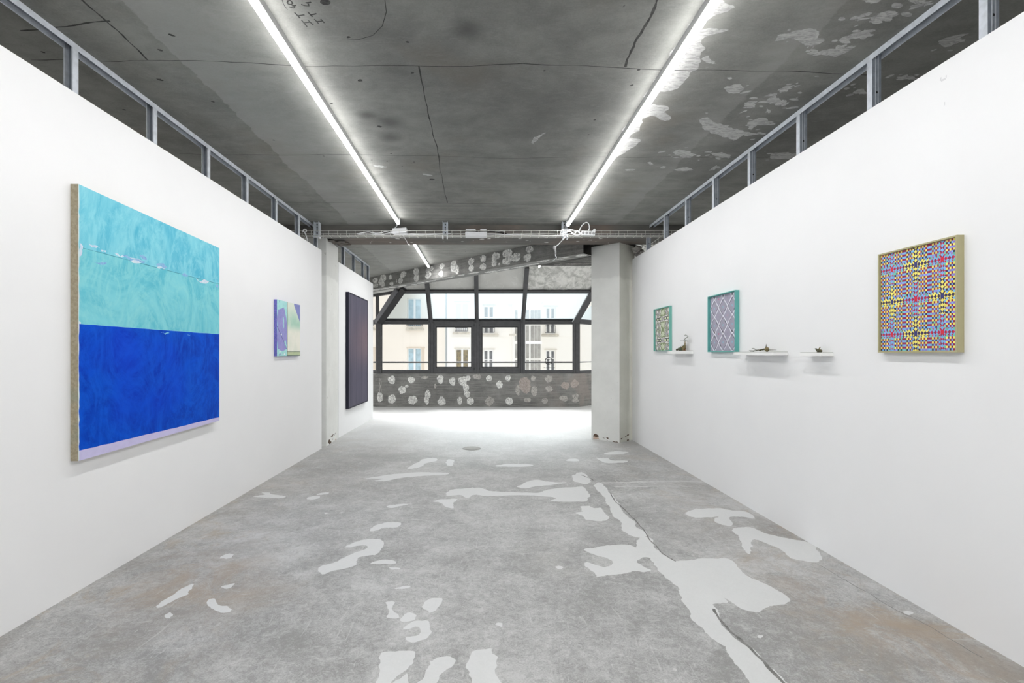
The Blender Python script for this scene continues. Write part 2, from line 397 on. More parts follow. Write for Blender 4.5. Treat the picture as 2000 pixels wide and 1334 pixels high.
floor = struct(obj('floor', bm, [M['floor'], M['patch'], M['crack'], M['scuff']], recalc=False), 'worn grey concrete floor with pale repair patches', 'floor')
# old round floor patch near the middle
bm = bmesh.new(); p = fl(921, 876); tube(bm, [(p.x, p.y, .0), (p.x, p.y, .006), (p.x, p.y, .007)], [.115, .112, .095], 28)
o = obj('floor_cap', bm, plain('old_cement_disc', (.36, .36, .34), .8)); tag(o, 'flat round cement cap set in the floor between the two columns', 'floor cap')

# ================================================================ CEILING
def ce(px, py): p = on_z(px, py, HC); return Vector((p.x, p.y))
def cr(lst): return [ce(1200+x/2.5, y/2.5) for x, y in lst]
SP = [
 [(440,-20),(500,-20),(545,5),(570,35),(500,70),(430,140),(550,140),(540,155),(430,190),(420,210),(435,240),(415,260),(430,300),(420,330),(465,325),(370,345),(350,375),(325,410),(290,440),(215,450),(205,470),(165,510),(250,515),(265,535),(240,550),(270,575),(250,585),(180,570),(140,580),(120,640),(60,670),(125,680),(100,710),(20,765),(-25,790),(-10,745),(40,655),(90,575),(140,490),(190,405),(240,325),(290,245),(340,165),(390,85),(430,20)],
 [(795,190),(820,170),(880,150),(960,135),(990,150),(1010,185),(1015,205),(960,222),(930,210),(880,185),(830,195),(800,200)],
 [(965,250),(1000,245),(1080,240),(1160,225),(1165,235),(1100,265),(1070,275),(1060,265),(990,262)],
 [(1090,205),(1140,170),(1200,165),(1215,145),(1245,165),(1230,188),(1200,180),(1140,195),(1115,213)],
 [(1165,100),(1180,92),(1250,85),(1250,95),(1190,108),(1170,112)], [(1275,85),(1290,68),(1340,60),(1360,75),(1345,100),(1310,98)],
 [(1190,-5),(1300,-5),(1260,15),(1215,12)], [(1430,-5),(1490,-5),(1480,25),(1450,22)], [(1490,15),(1510,10),(1505,40)],
 [(1560,200),(1620,185),(1700,190),(1715,205),(1660,220),(1600,235)], [(545,435),(580,410),(640,430),(610,455),(560,450)],
 [(410,590),(450,575),(490,600),(560,610),(600,640),(735,645),(720,660),(620,660),(590,685),(520,670),(470,640),(430,620)],
 [(650,600),(700,580),(765,590),(750,610),(700,610),(670,635)], [(735,495),(790,470),(820,490),(850,490),(825,520),(780,505)],
 [(645,500),(680,490),(690,520),(650,530)], [(815,440),(860,425),(850,445)], [(285,745),(330,730),(400,755),(350,770),(300,755)],
 [(300,825),(350,815),(390,830),(340,833)], [(60,828),(95,822),(100,832),(70,836)], [(460,750),(520,745),(590,765),(520,772)],
 [(755,755),(820,745),(880,755),(860,775),(780,770)], [(1165,450),(1200,432),(1228,440),(1228,460),(1180,463)], [(1380,385),(1420,370),(1460,385),(1410,392)],
 [(160,800),(175,793),(182,803),(170,808)], [(970,372),(982,372),(980,380)], [(465,830),(500,808),(510,820)], [(220,820),(240,810),(245,822)],
 [(430,290),(460,272),(500,298),(470,302)], [(740,520),(770,545),(750,548)], [(600,560),(640,540),(645,548)],
]
polys = [(jag(smooth(cr(p), 2, .03), .12 if k == 0 else .24, 2, .02), 1) for k, p in enumerate(SP)]
for i in range(150):     # spatters round the splashes
    c = random.choice(SP[1:23]); q = random.choice(c); x, y = q[0]+random.gauss(0, 38), q[1]+random.gauss(0, 16)
    if y > 790 or y < 2: continue
    p = ce(1200+x/2.5, y/2.5); r = random.uniform(.004, .016)
    polys.append((oval(p.x, p.y, r*random.uniform(1, 3), r, 7, .3, random.uniform(-.6, .6)), 1))
def line(lst, w, m=2, j=.03, d=3): polys.append((strip(jag([ce(*q) for q in lst], j, d, .05, False), w, .5), m))
line([(40,60),(158,47),(215,41)], .008); line([(60,117),(288,118),(480,122),(818,129),(1220,133),(1500,139),(1700,147)], .005)
line([(350,300),(560,303),(860,305),(1240,308),(1500,308)], .005); line([(560,395),(873,397),(1210,398)], .006)
line([(158,-2),(230,60),(288,117)], .008); line([(818,129),(838,230),(857,305),(874,396)], .006); line([(1284,-5),(1252,65),(1221,131)], .011, 2, .05)
def wr(lst, w=.007): polys.append((strip([ce(540+x/11.11, y/11.11) for x, y in lst], w, .2), 2))
for s in ([(235,60),(250,15),(300,10),(340,50),(350,75),(320,95),(260,90),(236,62)], [(430,120),(380,120),(330,125)], [(380,122),(390,160),(370,175),(280,150)],
          [(755,48),(630,60),(690,80),(705,130),(620,125),(535,95)], [(390,270),(515,395)], [(470,340),(610,322)], [(540,430),(665,580)], [(600,495),(725,480)], [(690,440),(800,545)],
          [(675,255),(780,365)], [(750,325),(870,295)], [(820,410),(920,520)], [(880,465),(985,458)], [(960,410),(1040,500)]): wr(s)
wr([(120,-10),(150,80),(190,150),(240,210)], .003)
wr([((x/2.174+480-540)*11.11, y/2.174*11.11) for x, y in ((590,-5),(597,50),(580,110),(540,150),(480,168),(430,165))], .004)
for (x, y, r) in ((335,8,.03),(437,157,.014),(686,178,.012),(487,342,.02),(568,537,.022),(617,652,.012),(535,680,.01),(600,685,.01),(665,707,.01),(715,688,.012),(118,595,.012),(365,440,.012),(708,310,.012),(1330,700,.0),(790,762,.03),(1455,572,.012),(1482,509,.012),(1640,362,.015),(1268,300,.01),(1668,297,.012)):
    if r: p = ce(480+x/2.174, y/2.174); polys.append((oval(p.x, p.y, r*.8, r*.6, 9, .3), 2))
for (x, y, r) in ((232,283,.012),(675,596,.012),(868,432,.02),(931,190,.015),(870,272,.014),(1155,552,.014),(1340,840,.01),(1757,847,.01)):
    p = ce(x/2.779, y/2.779); polys.append((oval(p.x, p.y, r*.9, r*.6, 9, .3, .5), 2))
for lst in ([(775,740),(790,743)], ): pass
for (x, y, w, h) in ((570,706,.06,.025),(770,742,.04,.02),(1235,590,.02,.10)):
    p = ce(480+x/2.174, y/2.174); polys.append((jag(oval(p.x, p.y, w, h, 9, .3, .4), .3, 2, .01), 1))
CE_END = 6.13
bm = bmesh.new()
cdt(bm, [(-6.5,-4), (6.5,-4), (6.5,CE_END), (-6.5,CE_END)], polys, lambda p: Vector((p.x, p.y, HC)))
box(bm, -6.5, 6.5, -4, CE_END, HC+.01, HC+.25)
struct(obj('ceiling', bm, [M['ceil'], M['splash'], M['ceil_dark']], recalc=False), 'raw grey concrete ceiling with formwork seams and paint splashes', 'ceiling')
# far ceiling slab, with its pale plaster edge
bm = bmesh.new()
pl = [on_z(x, y, HC2) for x, y in ((703,478),(735,500),(742,508),(760,517),(775,528),(765,540),(900,540),(900,478))]
cdt(bm, [(-6.5,6.73), (6.5,6.73), (6.5,6.92), (1.45,6.92), (-6.5,14.87)], [], lambda p: Vector((p.x, p.y, HC2)))
box(bm, -6.5, 6.5, 6.73, 6.92, HC2+.01, HC2+.25); box(bm, -6.5, .4, 6.92, 7.9, HC2+.01, HC2+.25); box(bm, -6.5, -1.4, 7.9, 13.6, HC2+.01, HC2+.25)
struct(obj('ceiling', bm, M['ceil2'], recalc=False), 'grey concrete ceiling past the cross beam', 'ceiling')
bm = bmesh.new(); box(bm, -2.0, 6.5, 6.93, 10.15, 3.02, 3.2); box(bm, 2.4, 6.5, 10.15, 14.2, 3.02, 3.2)
struct(obj('ceiling', bm, M['panel']), 'high soffit behind the diagonal beam', 'ceiling')

# cross beam
bm = bmesh.new(); box(bm, -6.5, 6.5, CE_END, 6.73, 2.70, HC+.25)
for i in range(26):
    x = random.uniform(-1.7, 1.7); y = random.uniform(6.25, 6.65); r = random.uniform(.008, .035)
    vs = [bm.verts.new((q.x, q.y, 2.6985)) for q in oval(x, y, r, r*.6, 9, .3, random.uniform(-.5, .5))]; bm.faces.new(vs).material_index = 1
o = struct(obj('beam', bm, [M['soffit'], M['dab']]), 'concrete cross beam with a brownish underside', 'beam')

# diagonal beam with adhesive dabs
A, B = Vector((-6.0, 14.13)), Vector((1.38, 6.75)); DV = (B-A).normalized(); NV = Vector((DV.y, -DV.x))
if NV.y > 0: NV = -NV
ZB, ZT, BW = 2.585, 3.02, .27
def dpt(px, py):      # image point onto the beam's front face
    dx, dz = (px-CX)/F, (CY-py)/F
    # x + y = 8.13
    d = 8.13/(1+dx); return Vector(((Vector((dx*d, d))-A).dot(DV), EYE+dz*d))
def ddab(cx, cy, rx, ry, cropx=840, cropy=410, s=7.69):
    c = dpt(cropx+cx/s, cropy+cy/s); e = dpt(cropx+(cx+rx)/s, cropy+cy/s); f = dpt(cropx+cx/s, cropy+(cy-ry)/s)
    return (jag(oval(c.x, c.y, abs(e.x-c.x), abs(f.y-c.y), 12, .16), .2, 2, .02), 1)
dl = [ddab(*q) for q in ((180,845,35,45),(165,955,38,45),(355,850,50,90),(400,900,38,60),(615,775,45,50),(620,870,42,55),(800,730,45,55),(795,855,50,45),(965,720,40,75),(1010,690,45,45),(960,800,40,50),(1155,660,75,65),(1150,770,75,55),(1290,705,65,65),(1220,720,50,50),(1490,595,58,50),(1460,715,65,60),(1038,815,15,20),(20,880,30,35))]
dl += [ddab(*q, 720, 500, 5.336) for q in ((70,255,28,28),(75,310,28,22),(150,230,38,42),(130,270,28,35),(150,295,22,26),(228,222,20,25),(240,290,22,18),(360,195,30,35),(332,262,26,32),(495,165,32,42),(500,225,26,40),(620,150,26,32),(612,210,26,28),(640,190,14,20),(290,260,5,18))]
bm = bmesh.new(); Ln = (B-A).length
cdt(bm, [(0, ZB), (Ln, ZB), (Ln, ZT), (0, ZT)], dl, lambda p: Vector((*(A+DV*p.x), p.y)))
ul = []
for i, u in enumerate([x*.31+.1 for x in range(34)]):
    if random.random() < .85: ul.append((jag(oval(u, random.uniform(.05, .22), random.uniform(.09, .17), random.uniform(.03, .07), 12, .2), .2, 2, .03), 1))
cdt(bm, [(0, 0), (Ln, 0), (Ln, BW), (0, BW)], ul, lambda p: Vector((*(A+DV*p.x-NV*p.y), ZB)))
cdt(bm, [(0, ZB), (Ln, ZB), (Ln, ZT), (0, ZT)], [], lambda p: Vector((*(A+DV*p.x-NV*BW), p.y)))
struct(obj('beam', bm, [M['board'], M['dab']], recalc=False), 'diagonal concrete beam spotted with pale adhesive dabs', 'beam')
# low soffit by the right column
bm = bmesh.new(); pf = [(.80, 7.70), (1.55, 6.90), (2.15, 6.90), (2.15, 7.70)]
lo = [bm.verts.new((*p, ZB)) for p in pf]; hi = [bm.verts.new((*p, 3.02)) for p in pf]; bm.faces.new(lo[::-1]); bm.faces.new(hi)
for i in range(4): bm.faces.new((lo[i], lo[(i+1) % 4], hi[(i+1) % 4], hi[i]))
for i in range(9):
    y0 = random.uniform(7.1, 7.65); x0 = random.uniform(1.0, 1.3)
    q = strip(jag([(x0, y0), (x0+.3, y0-.03), (x0+random.uniform(.5, .9), y0-random.uniform(0, .1))], .06, 2, .05, False), random.uniform(.006, .02), .8)
    bm.faces.new([bm.verts.new((v.x, v.y, ZB-.001)) for v in q]).material_index = 1
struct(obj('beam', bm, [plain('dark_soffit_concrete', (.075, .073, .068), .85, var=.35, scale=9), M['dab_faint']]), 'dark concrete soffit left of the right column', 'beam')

# ================================================================ WALLS
def board_wall(name, x0, x1, y0, y1, marks=(), label='', back=None):
    bm = bmesh.new(); xf = x1 if x0 < 0 else x0      # room face
    xb = x0 if x0 < 0 else x1
    cdt(bm, [(y0, 0), (y1, 0), (y1, WT), (y0, WT)], [(m, 1) for m in marks], lambda p: Vector((xf, p.x, p.y)))
    s = -1 if x0 < 0 else 1
    th = abs(xb-xf)
    lo, hi = sorted((xf+s*.0005, xb)); box(bm, lo, hi, y0+.0005, y1-.0005, 0, WT-.0005)
    if back:
        lo, hi = sorted((back, back+s*.0125)); box(bm, lo, hi, y0, y1, 0, WT)
    return struct(obj(name, bm, [M['wall'], M['pencil_wall']], recalc=False), label, 'wall')
board_wall('wall_left', -2.112, WL, -4, 6.2, (), 'long white plasterboard wall on the left', -2.168)
def wrp(lst): return [Vector((on_x(x, y, WR).y, on_x(x, y, WR).z)) for x, y in lst]
mk = [strip(wrp([(1837,158),(1838,151)]), .006), strip(wrp([(1838,158),(1848,153)]), .008), strip(wrp([(1848,153),(1848,147)]), .006), strip(wrp([(1845,199),(1845,206)]), .004)]
board_wall('wall_right', WR, 2.081, -4, 6.80, mk, 'long white plasterboard wall on the right', 2.133)
board_wall('wall_left_far', -2.13, WL2, 6.98, 9.17, (), 'short white plasterboard wall past the left column', -2.18)
def simple_wall(name, x0, x1, y0, y1, z0, z1, label, mat='col'):
    bm = bmesh.new(); box(bm, x0, x1, y0, y1, z0, z1); return struct(obj(name, bm, M[mat]), label, 'wall')
simple_wall('wall_outer_left', -6.6, -6.5, -4, 13.5, 0, 3.1, 'outer wall of the space left of the corridor')
simple_wall('wall_outer_right', 6.5, 6.6, -4, 13.5, 0, 3.1, 'outer wall of the space right of the corridor')
simple_wall('wall_back', -6.5, 6.5, -4.1, -4, 0, 3.1, 'wall behind the viewer', 'wall')

# ---- metal framing
def cstud(bm, x, y, z0, z1, s, w=.048, f=.036, lip=.006, t=.0012, flip=False):
    """C profile: room flange at x, far flange at x+s*w; opening toward -Y unless flipped"""
    yw, yl = (y+f, y) if not flip else (y, y+f)
    pr = [(x, yl), (x, yw), (x+s*w, yw), (x+s*w, yl)]
    def wallq(a, b, mi=0, th=t):
        d = (Vector(b)-Vector(a)); L = d.length; n = Vector((-d.y, d.x))/L*th/2
        q = [Vector(a)+n, Vector(b)+n, Vector(b)-n, Vector(a)-n]
        lo = [bm.verts.new((*p, z0)) for p in q]; hi = [bm.verts.new((*p, z1)) for p in q]
        for i in range(4): bm.faces.new((lo[i], lo[(i+1) % 4], hi[(i+1) % 4], hi[i])).material_index = mi
        bm.faces.new(lo[::-1]).material_index = mi; bm.faces.new(hi).material_index = mi
    wallq(pr[0], pr[1], 1); wallq(pr[1], pr[2], 0); wallq(pr[2], pr[3], 1)
    wallq(pr[0], (x+s*lip, yl), 1); wallq(pr[3], (x+s*(w-lip), yl), 1)
    # pressed grooves of the web
    for k in (.35, .65):
        gx = x+s*w*k; yy = yw-.001 if not flip else yw-.0015
        wallq((gx-.002, yy), (gx+.002, yy), 1, .0015)
M['web'] = plain('galvanised_web', srgb(140, 147, 156), .5, .1, .4, .12, 30)  # darker copy of the steel: shade on webs and track underside in the colour
M['hole'] = plain('dark_hole', (.02, .02, .02), .9)
def frame_set(label, x, s, ys, ytrack, zt, lastz=None, flip=False):
    t = thing('stud_frame', label, 'metal framing', (x, ytrack[0], 0))
    bm = bmesh.new(); w = .050
    for xx in (x-s*.001, x+s*w): box(bm, min(xx, xx+s*.0015), max(xx, xx+s*.0015), ytrack[0], ytrack[1], zt-.032, zt-.0005, 0)
    box(bm, min(x, x+s*w), max(x, x+s*w), ytrack[0], ytrack[1], zt-.003, zt-.0005, 1)
    obj('top_track', bm, [M['galv'], M['web']], t)
    for i, y in enumerate(ys):
        bm = bmesh.new(); z1 = zt-.004
        if lastz and i == len(ys)-1: z1 = lastz
        cstud(bm, x+s*.0005, y, .002, z1, s, .047, flip=flip)
        if flip:   # service hole seen on the web
            h = [bm.verts.new((x+s*(.024+.006*math.cos(a)), y-.0012, 2.60+.006*math.sin(a))) for a in [k*PI/5 for k in range(10)]]
            bm.faces.new(h).material_index = 2
        obj('stud', bm, [M['web'], M['galv'], M['hole']], t)
    return t
frame_set('galvanised stud frame rising above the long left wall', -2.115, -1, [2.521+.6175*k for k in range(-10, 7)], (-3.9, CE_END), HC, 2.69)
frame_set('galvanised stud frame rising above the long right wall', 2.083, 1, [2.022+.6*k for k in range(-9, 8)], (-3.9, CE_END), HC, 2.69, True)
frame_set('galvanised stud frame above the short wall past the left column', -2.131, -1, [7.50, 8.11, 8.72, 9.12], (7.0, 9.17), HC2, None)

# ---- columns
def column(name, foot, z1, label, mats, side_idx, chips):
    bm = bmesh.new(); n = len(foot)
    for i in range(n):
        a, b = Vector(foot[i]), Vector(foot[(i+1) % n]); d = b-a; L = d.length; d.normalize()
        pol = [(jag([Vector(p) for p in c], .25, 2, .01), m) for k, c, m in chips if k == i]
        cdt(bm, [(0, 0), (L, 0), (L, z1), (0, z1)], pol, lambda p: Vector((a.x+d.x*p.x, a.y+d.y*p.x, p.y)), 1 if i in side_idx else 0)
    return struct(obj(name, bm, mats, recalc=False), label, 'column')
rc = [(1.525, 6.91), (1.834, 6.593), (2.13, 6.89), (1.82, 7.21)]
chips = [(0, [(.03,.035),(.045,.075),(.08,.08),(.12,.04),(.09,.03)], 2), (0, [(.03,.0),(.03,.03),(.12,.03),(.15,.005)], 3), (0, [(.17,.035),(.2,.043),(.22,.035)], 2), (0, [(.23,.045),(.26,.052),(.28,.043)], 2), (0, [(.24,.0),(.25,.012),(.27,.0)], 2), (0, [(.33,.0),(.35,.012),(.42,.008),(.43,0)], 2),
         (1, [(.02,.045),(.05,.055),(.11,.06),(.06,.035)], 2), (1, [(.14,.055),(.2,.08),(.26,.085),(.2,.066)], 2), (1, [(.2,.0),(.22,.02),(.26,.0)], 2)]
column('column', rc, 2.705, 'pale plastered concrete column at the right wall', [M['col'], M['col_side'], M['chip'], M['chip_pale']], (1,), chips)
chips = None
lc = [(-2.60, 6.30), (-2.030, 6.33), (-2.066, 6.96), (-2.60, 6.96)]
chips = [(1, [(.08,.035),(.2,.045),(.35,.05),(.3,.036)], 2), (1, [(.2,.085),(.35,.10),(.5,.1),(.35,.092)], 2), (1, [(.45,.0),(.5,.02),(.58,.0)], 3)]
column('column', lc, 2.705, 'pale plastered concrete column between the two left walls', [M['col'], M['col_side'], M['chip'], M['chip_pale']], (), chips)
# broken concrete and bared rubble at the column heads
bm = bmesh.new()
for (x, y, z, r) in ((2.1, 6.72, 2.63, .05), (2.16, 6.8, 2.6, .055), (2.2, 6.86, 2.52, .045), (2.16, 6.85, 2.66, .05), (2.23, 6.9, 2.6, .05), (2.26, 6.95, 2.5, .04)):
    blob(bm, (x, y, z), (r, r, r*.9), x*9+z*7, .5, 3)
tag(obj('rubble', bm, M['dab_faint']), 'broken concrete lump at the head of the right column', 'rubble')
bm = bmesh.new()
for i in range(9):
    u = i/8; blob(bm, (-2.02+.16*random.random(), 6.45+.28*u, 2.69), (.05, .05, .012), i*3.1, .6, 2)
tag(obj('rubble', bm, M['soffit']), 'crumbled mortar where the left column meets the beam', 'rubble')

# ================================================================ END WALL AND WINDOWS
YW, DW = 11.05, 11.12
ZS = .752
def pdab(cx, cy, rx, ry=None, m=1):
    ry = ry or rx; s = 4.545; c = on_y(720+cx/s, 710+cy/s, YW)
    k = YW/F/s; return (jag(oval(c.x, c.z, rx*k, ry*k, 14, .16), .2, 2, .02), m)
dl = [pdab(*q) for q in ((45,145,20,30),(205,145,35),(378,145,31),(300,232,35),(340,200,15,12),(100,300,26,45),(205,320,34,42),(390,330,40),(525,270,26,38),(515,325,22,35),(637,140,31,38),(745,160,28,34),(835,155,42),(880,130,26,22),(865,220,28,38),(875,272,28),(650,335,37),(808,330,22,35),(903,335,36,30),(1070,130,27),(1160,187,30),(1235,130,26),(1245,335,34,28))]
dl += [pdab(*q, m=2) for q in ((1075,335,38,42),(1600,135,35,30),(1600,225,33,28),(1730,310,40,22),(1565,330,26,24),(1835,290,34,24),(1835,330,30,20),(1410,325,34,20),(1890,300,16,36),(1460,130,22),(1955,130,30),(1470,240,28,46),(965,120,40,24),(1325,235,22,48),(1965,300,18,30),(500,125,30,14),(590,200,10,20))]
dl += [pdab(*q, m=3) for q in ((1390,190,55,70),(1745,195,40,34),(1830,180,35),(1940,240,34,30))]
for x in (112, 98): dl.append((strip(jag([(on_y(720+x/4.545, 710+y/4.545, YW).x, on_y(720+x/4.545, 710+y/4.545, YW).z) for y in (130, 180, 230, 262)], .1, 2, .02, False), .012), 2))
bm = bmesh.new(); XR = 2.16
cdt(bm, [(-2.42, 0), (XR, 0), (XR, ZS), (-2.42, ZS)], dl, lambda p: Vector((p.x, YW, p.y)))
def quadp(bm, pts, mi=0): bm.faces.new([bm.verts.new(p) for p in pts]).material_index = mi
quadp(bm, [(-2.42,YW,ZS),(XR,YW,ZS),(XR+.1,YW+.3,ZS),(-2.42,YW+.3,ZS)], 4)
quadp(bm, [(-2.42,YW,0),(-2.42,YW,ZS),(-5,YW+2.58,ZS),(-5,YW+2.58,0)]); quadp(bm, [(XR,YW,0),(XR,YW,ZS),(6.5,YW+4.34,ZS),(6.5,YW+4.34,0)])
quadp(bm, [(-2.42,YW,ZS),(-2.42,YW+.3,ZS),(-5,YW+2.88,ZS),(-5,YW+2.58,ZS)], 4); quadp(bm, [(XR,YW,ZS),(XR+.1,YW+.3,ZS),(6.6,YW+4.6,ZS),(6.5,YW+4.34,ZS)], 4)
struct(obj('wall_end', bm, [M['board'], M['dab'], M['dab_faint'], M['dab_rose'], plain('sill_mortar', (.5, .49, .46), .9, var=.25, scale=40)], recalc=False), 'low board-marked concrete wall under the windows, dabbed with adhesive', 'wall')

def wx(px, d=DW): return (px-CX)/F*d
def wz(py, d=DW): return EYE+(CY-py)/F*d
MUL = [(wx(737.5), wx(745.5)), (wx(837.5), wx(846)), (wx(927), wx(935.5)), (wx(1017.5), wx(1024.5)), (wx(1119.5), wx(1128))]
ZT0, ZT1 = wz(632.5), wz(623.5); ZB0, ZB1 = wz(729.5), wz(723.5)
# structure of bars
bm = bmesh.new()
box(bm, MUL[0][0], MUL[4][1], DW-.03, DW+.06, ZT0, ZT1)
box(bm, MUL[0][0], MUL[4][1], DW-.03, DW+.06, ZB0, ZB1)
box(bm, MUL[0][0], MUL[4][1], DW-.035, DW-.03, ZT1-.012, ZT1+.006, 1)
struct(obj('trim_transom', bm, [M['black_frame'], M['galv']]), 'horizontal dark aluminium transom and bottom rail of the window wall', 'window frame')
for i, (a, b) in enumerate(MUL):
    bm = bmesh.new(); box(bm, a, b, DW-.05, DW+.07, ZS, ZT1)
    box(bm, (a+b)/2-.004, (a+b)/2+.004, DW-.053, DW-.05, ZS+.02, ZT1-.02, 1)
    struct(obj(f'trim_{i+1}', bm, [M['black_frame'], M['dark_frame']]), 'dark aluminium upright of the window wall', 'window frame')
# slope: 45 degrees leaning into the room
def sl(x, s, off=0): return Vector((x, DW-.01-s-off*.7071, 1.95+s-off*.7071))
SN = Vector((0, -1, -1)).normalized()
S1 = .574           # top of glass
# hips
HLx = lambda s: wx(742)+ .94*s; HRx = lambda s: wx(1124)+.414*s
mats = [M['black_frame'], M['dark_frame']]
for i, (a, b) in enumerate(MUL[1:4]):
    bm = bmesh.new(); xm = (a+b)/2
    prism(bm, sl(xm, -.02, .03), sl(xm, 1.04, .03), SN, .088 if i else .09, .07)
    prism(bm, sl(xm-.02, .01, .067), sl(xm-.02, .60, .067), SN, .012, .004, 1)
    struct(obj(f'trim_{i+6}', bm, mats), 'sloping dark aluminium rafter over the upper panes', 'window frame')
bm = bmesh.new()
prism(bm, sl(HLx(S1+.03), S1+.025, .02), sl(HRx(S1+.03), S1+.025, .02), SN, .06, .06)
prism(bm, sl(HLx(0), .0, .01), sl(HRx(0), 0, .01), SN, .05, .05)
struct(obj('trim_head_rail', bm, mats), 'dark rail along the top of the sloping panes', 'window frame')
bm = bmesh.new()
prism(bm, sl(HLx(-.02)+.02, -.02, .03), sl(HLx(.66)+.03, .66, .03), SN, .13, .10, 1)
prism(bm, sl(HLx(-.02)-.07, -.02, .02), sl(HLx(.64)-.09, .64, .02), Vector((-.7, -.7, 0)), .11, .06, 2)  # lighter grey on the left face of the hip
struct(obj('trim_left_hip', bm, mats+[plain('worn_grey_aluminium', srgb(112, 112, 116), .45)]), 'broad dark diagonal hip rafter at the left corner', 'window frame')
bm = bmesh.new()
prism(bm, sl(HRx(-.02), -.02, .03), sl(HRx(.9), .9, .03), SN, .12, .09, 0)
prism(bm, sl(HRx(-.0)-.075, -.0, .035), sl(HRx(.6)-.075, .6, .035), SN, .016, .02, 2)
struct(obj('trim_right_hip', bm, mats+[M['white_plastic']]), 'dark diagonal hip rafter at the right corner', 'window frame')
# sloping soffit above the glass
bm = bmesh.new(); s0, s2 = S1+.045, 1.14; xs = (MUL[3][0]+MUL[3][1])/2
quadp(bm, [sl(HLx(s0)-.1, s0, -.01), sl(xs, s0, -.01), sl(xs, s2, -.01), sl(HLx(s0)-.1, s2, -.01)], 0)
n = 14
g = [[sl(xs+(HRx(s0+(s2-s0)*j/6)-xs)*i/n, s0+(s2-s0)*j/6, -.01+.03*mnoise.noise(Vector((i*.7, j*.7, 3)))) for i in range(n+1)] for j in range(7)]
for j in range(6):
    for i in range(n): quadp(bm, [g[j][i], g[j][i+1], g[j+1][i+1], g[j+1][i]], 1)
struct(obj('ceiling_slope', bm, [M['panel'], M['rough']], recalc=False), 'sloping plastered soffit above the window panes', 'ceiling')

def pane(name, pts, gm, parent):
    bm = bmesh.new(); bm.faces.new([bm.verts.new(p) for p in pts]); return obj(name, bm, gm, parent, recalc=False)
def frame_ring(bm, x0, x1, z0, z1, w, y0, y1, mi=0):
    box(bm, x0, x1, y0, y1, z0, z0+w, mi); box(bm, x0, x1, y0, y1, z1-w, z1, mi)
    box(bm, x0, x0+w, y0, y1, z0+w, z1-w, mi); box(bm, x1-w, x1, y0, y1, z0+w, z1-w, mi)
for i in range(4):
    x0, x1 = MUL[i][1], MUL[i+1][0]
    lab = ['fixed lower pane at the left end of the window wall', 'hinged lower window left of centre, thick sash', 'hinged lower window right of centre, thick sash', 'fixed lower pane at the right end, round sticker on the glass'][i]
    bm = bmesh.new(); sash = i in (1, 2); w = .062 if sash else .012
    frame_ring(bm, x0, x1, ZB1, ZT0, w, DW-.02, DW+.03)
    if sash: frame_ring(bm, x0+w-.001, x1-w+.001, ZB1+w-.001, ZT0-w+.001, .022, DW-.008, DW+.022, 1)
    o = struct(obj(f'window_{i+1}', bm, mats), lab, 'window')
    pane('pane', [(x0+w, DW+.01, ZB1+w), (x1-w, DW+.01, ZB1+w), (x1-w, DW+.01, ZT0-w), (x0+w, DW+.01, ZT0-w)], M['glass'], o)
    if sash:
        bm = bmesh.new()
        for zz in (ZB1+.02, ZT0-.06): box(bm, (x0 if i == 2 else x1-.02), (x0+.02 if i == 2 else x1), DW-.045, DW-.02, zz, zz+.05)
        obj('hinge', bm, M['dark_frame'], o)
for i in range(4):
    l0 = HLx if i == 0 else (lambda s, i=i: sum(MUL[i])/2); l1 = HRx if i == 3 else (lambda s, i=i: sum(MUL[i+1])/2)
    bm = bmesh.new(); a, b = l0(S1), l1(S1)
    prism(bm, sl(l0(.035)+.04, .035, .0), sl(l1(.035)-.04, .035, .0), SN, .015, .03)
    prism(bm, sl(a+.05, S1-.012, .0), sl(b-.05, S1-.012, .0), SN, .015, .03)
    o = struct(obj(f'window_{i+5}', bm, M['dark_frame']), ['sloping upper pane beside the left hip', 'second sloping upper pane from the left', 'third sloping upper pane from the left', 'sloping upper pane beside the right hip'][i], 'window')
    pane('pane', [sl(l0(0), 0), sl(l1(0), 0), sl(b, S1+.02), sl(a, S1+.02)], M['glass_up'], o)
# left corner: upright glass panel turned 45 degrees, triangle above and sliver below
c0 = Vector((wx(742), DW)); dd = Vector((.707, -.707))
def cp(u, z): q = c0+dd*u; return Vector((q.x, q.y, z))
bm = bmesh.new()
prism(bm, cp(.0, 2.545), cp(.80, 2.545), Vector((0,0,1)), .06, .06); prism(bm, cp(-1.5, 2.545), cp(0, 2.545), Vector((0,0,1)), .06, .06)
prism(bm, cp(-.10, ZS), cp(-.10, 2.55), Vector((1,-1,0)), .06, .06); prism(bm, cp(-1.5, 1.93), cp(-.1, 1.93), Vector((0,0,1)), .05, .1)
prism(bm, cp(-1.5, .79), cp(-.1, .79), Vector((0,0,1)), .05, .07)
o = struct(obj('window_9', bm, mats), 'corner glazing at the far left with a triangular upper pane', 'window')
pane('pane', [cp(-.1, 1.95), cp(0, 1.95), cp(.75, 2.53), cp(-.1, 2.53)], M['glass'], o)
pane('pane', [cp(-1.5, .8), cp(-.1, .8), cp(-.1, 2.53), cp(-1.5, 2.53)], M['glass'], o)
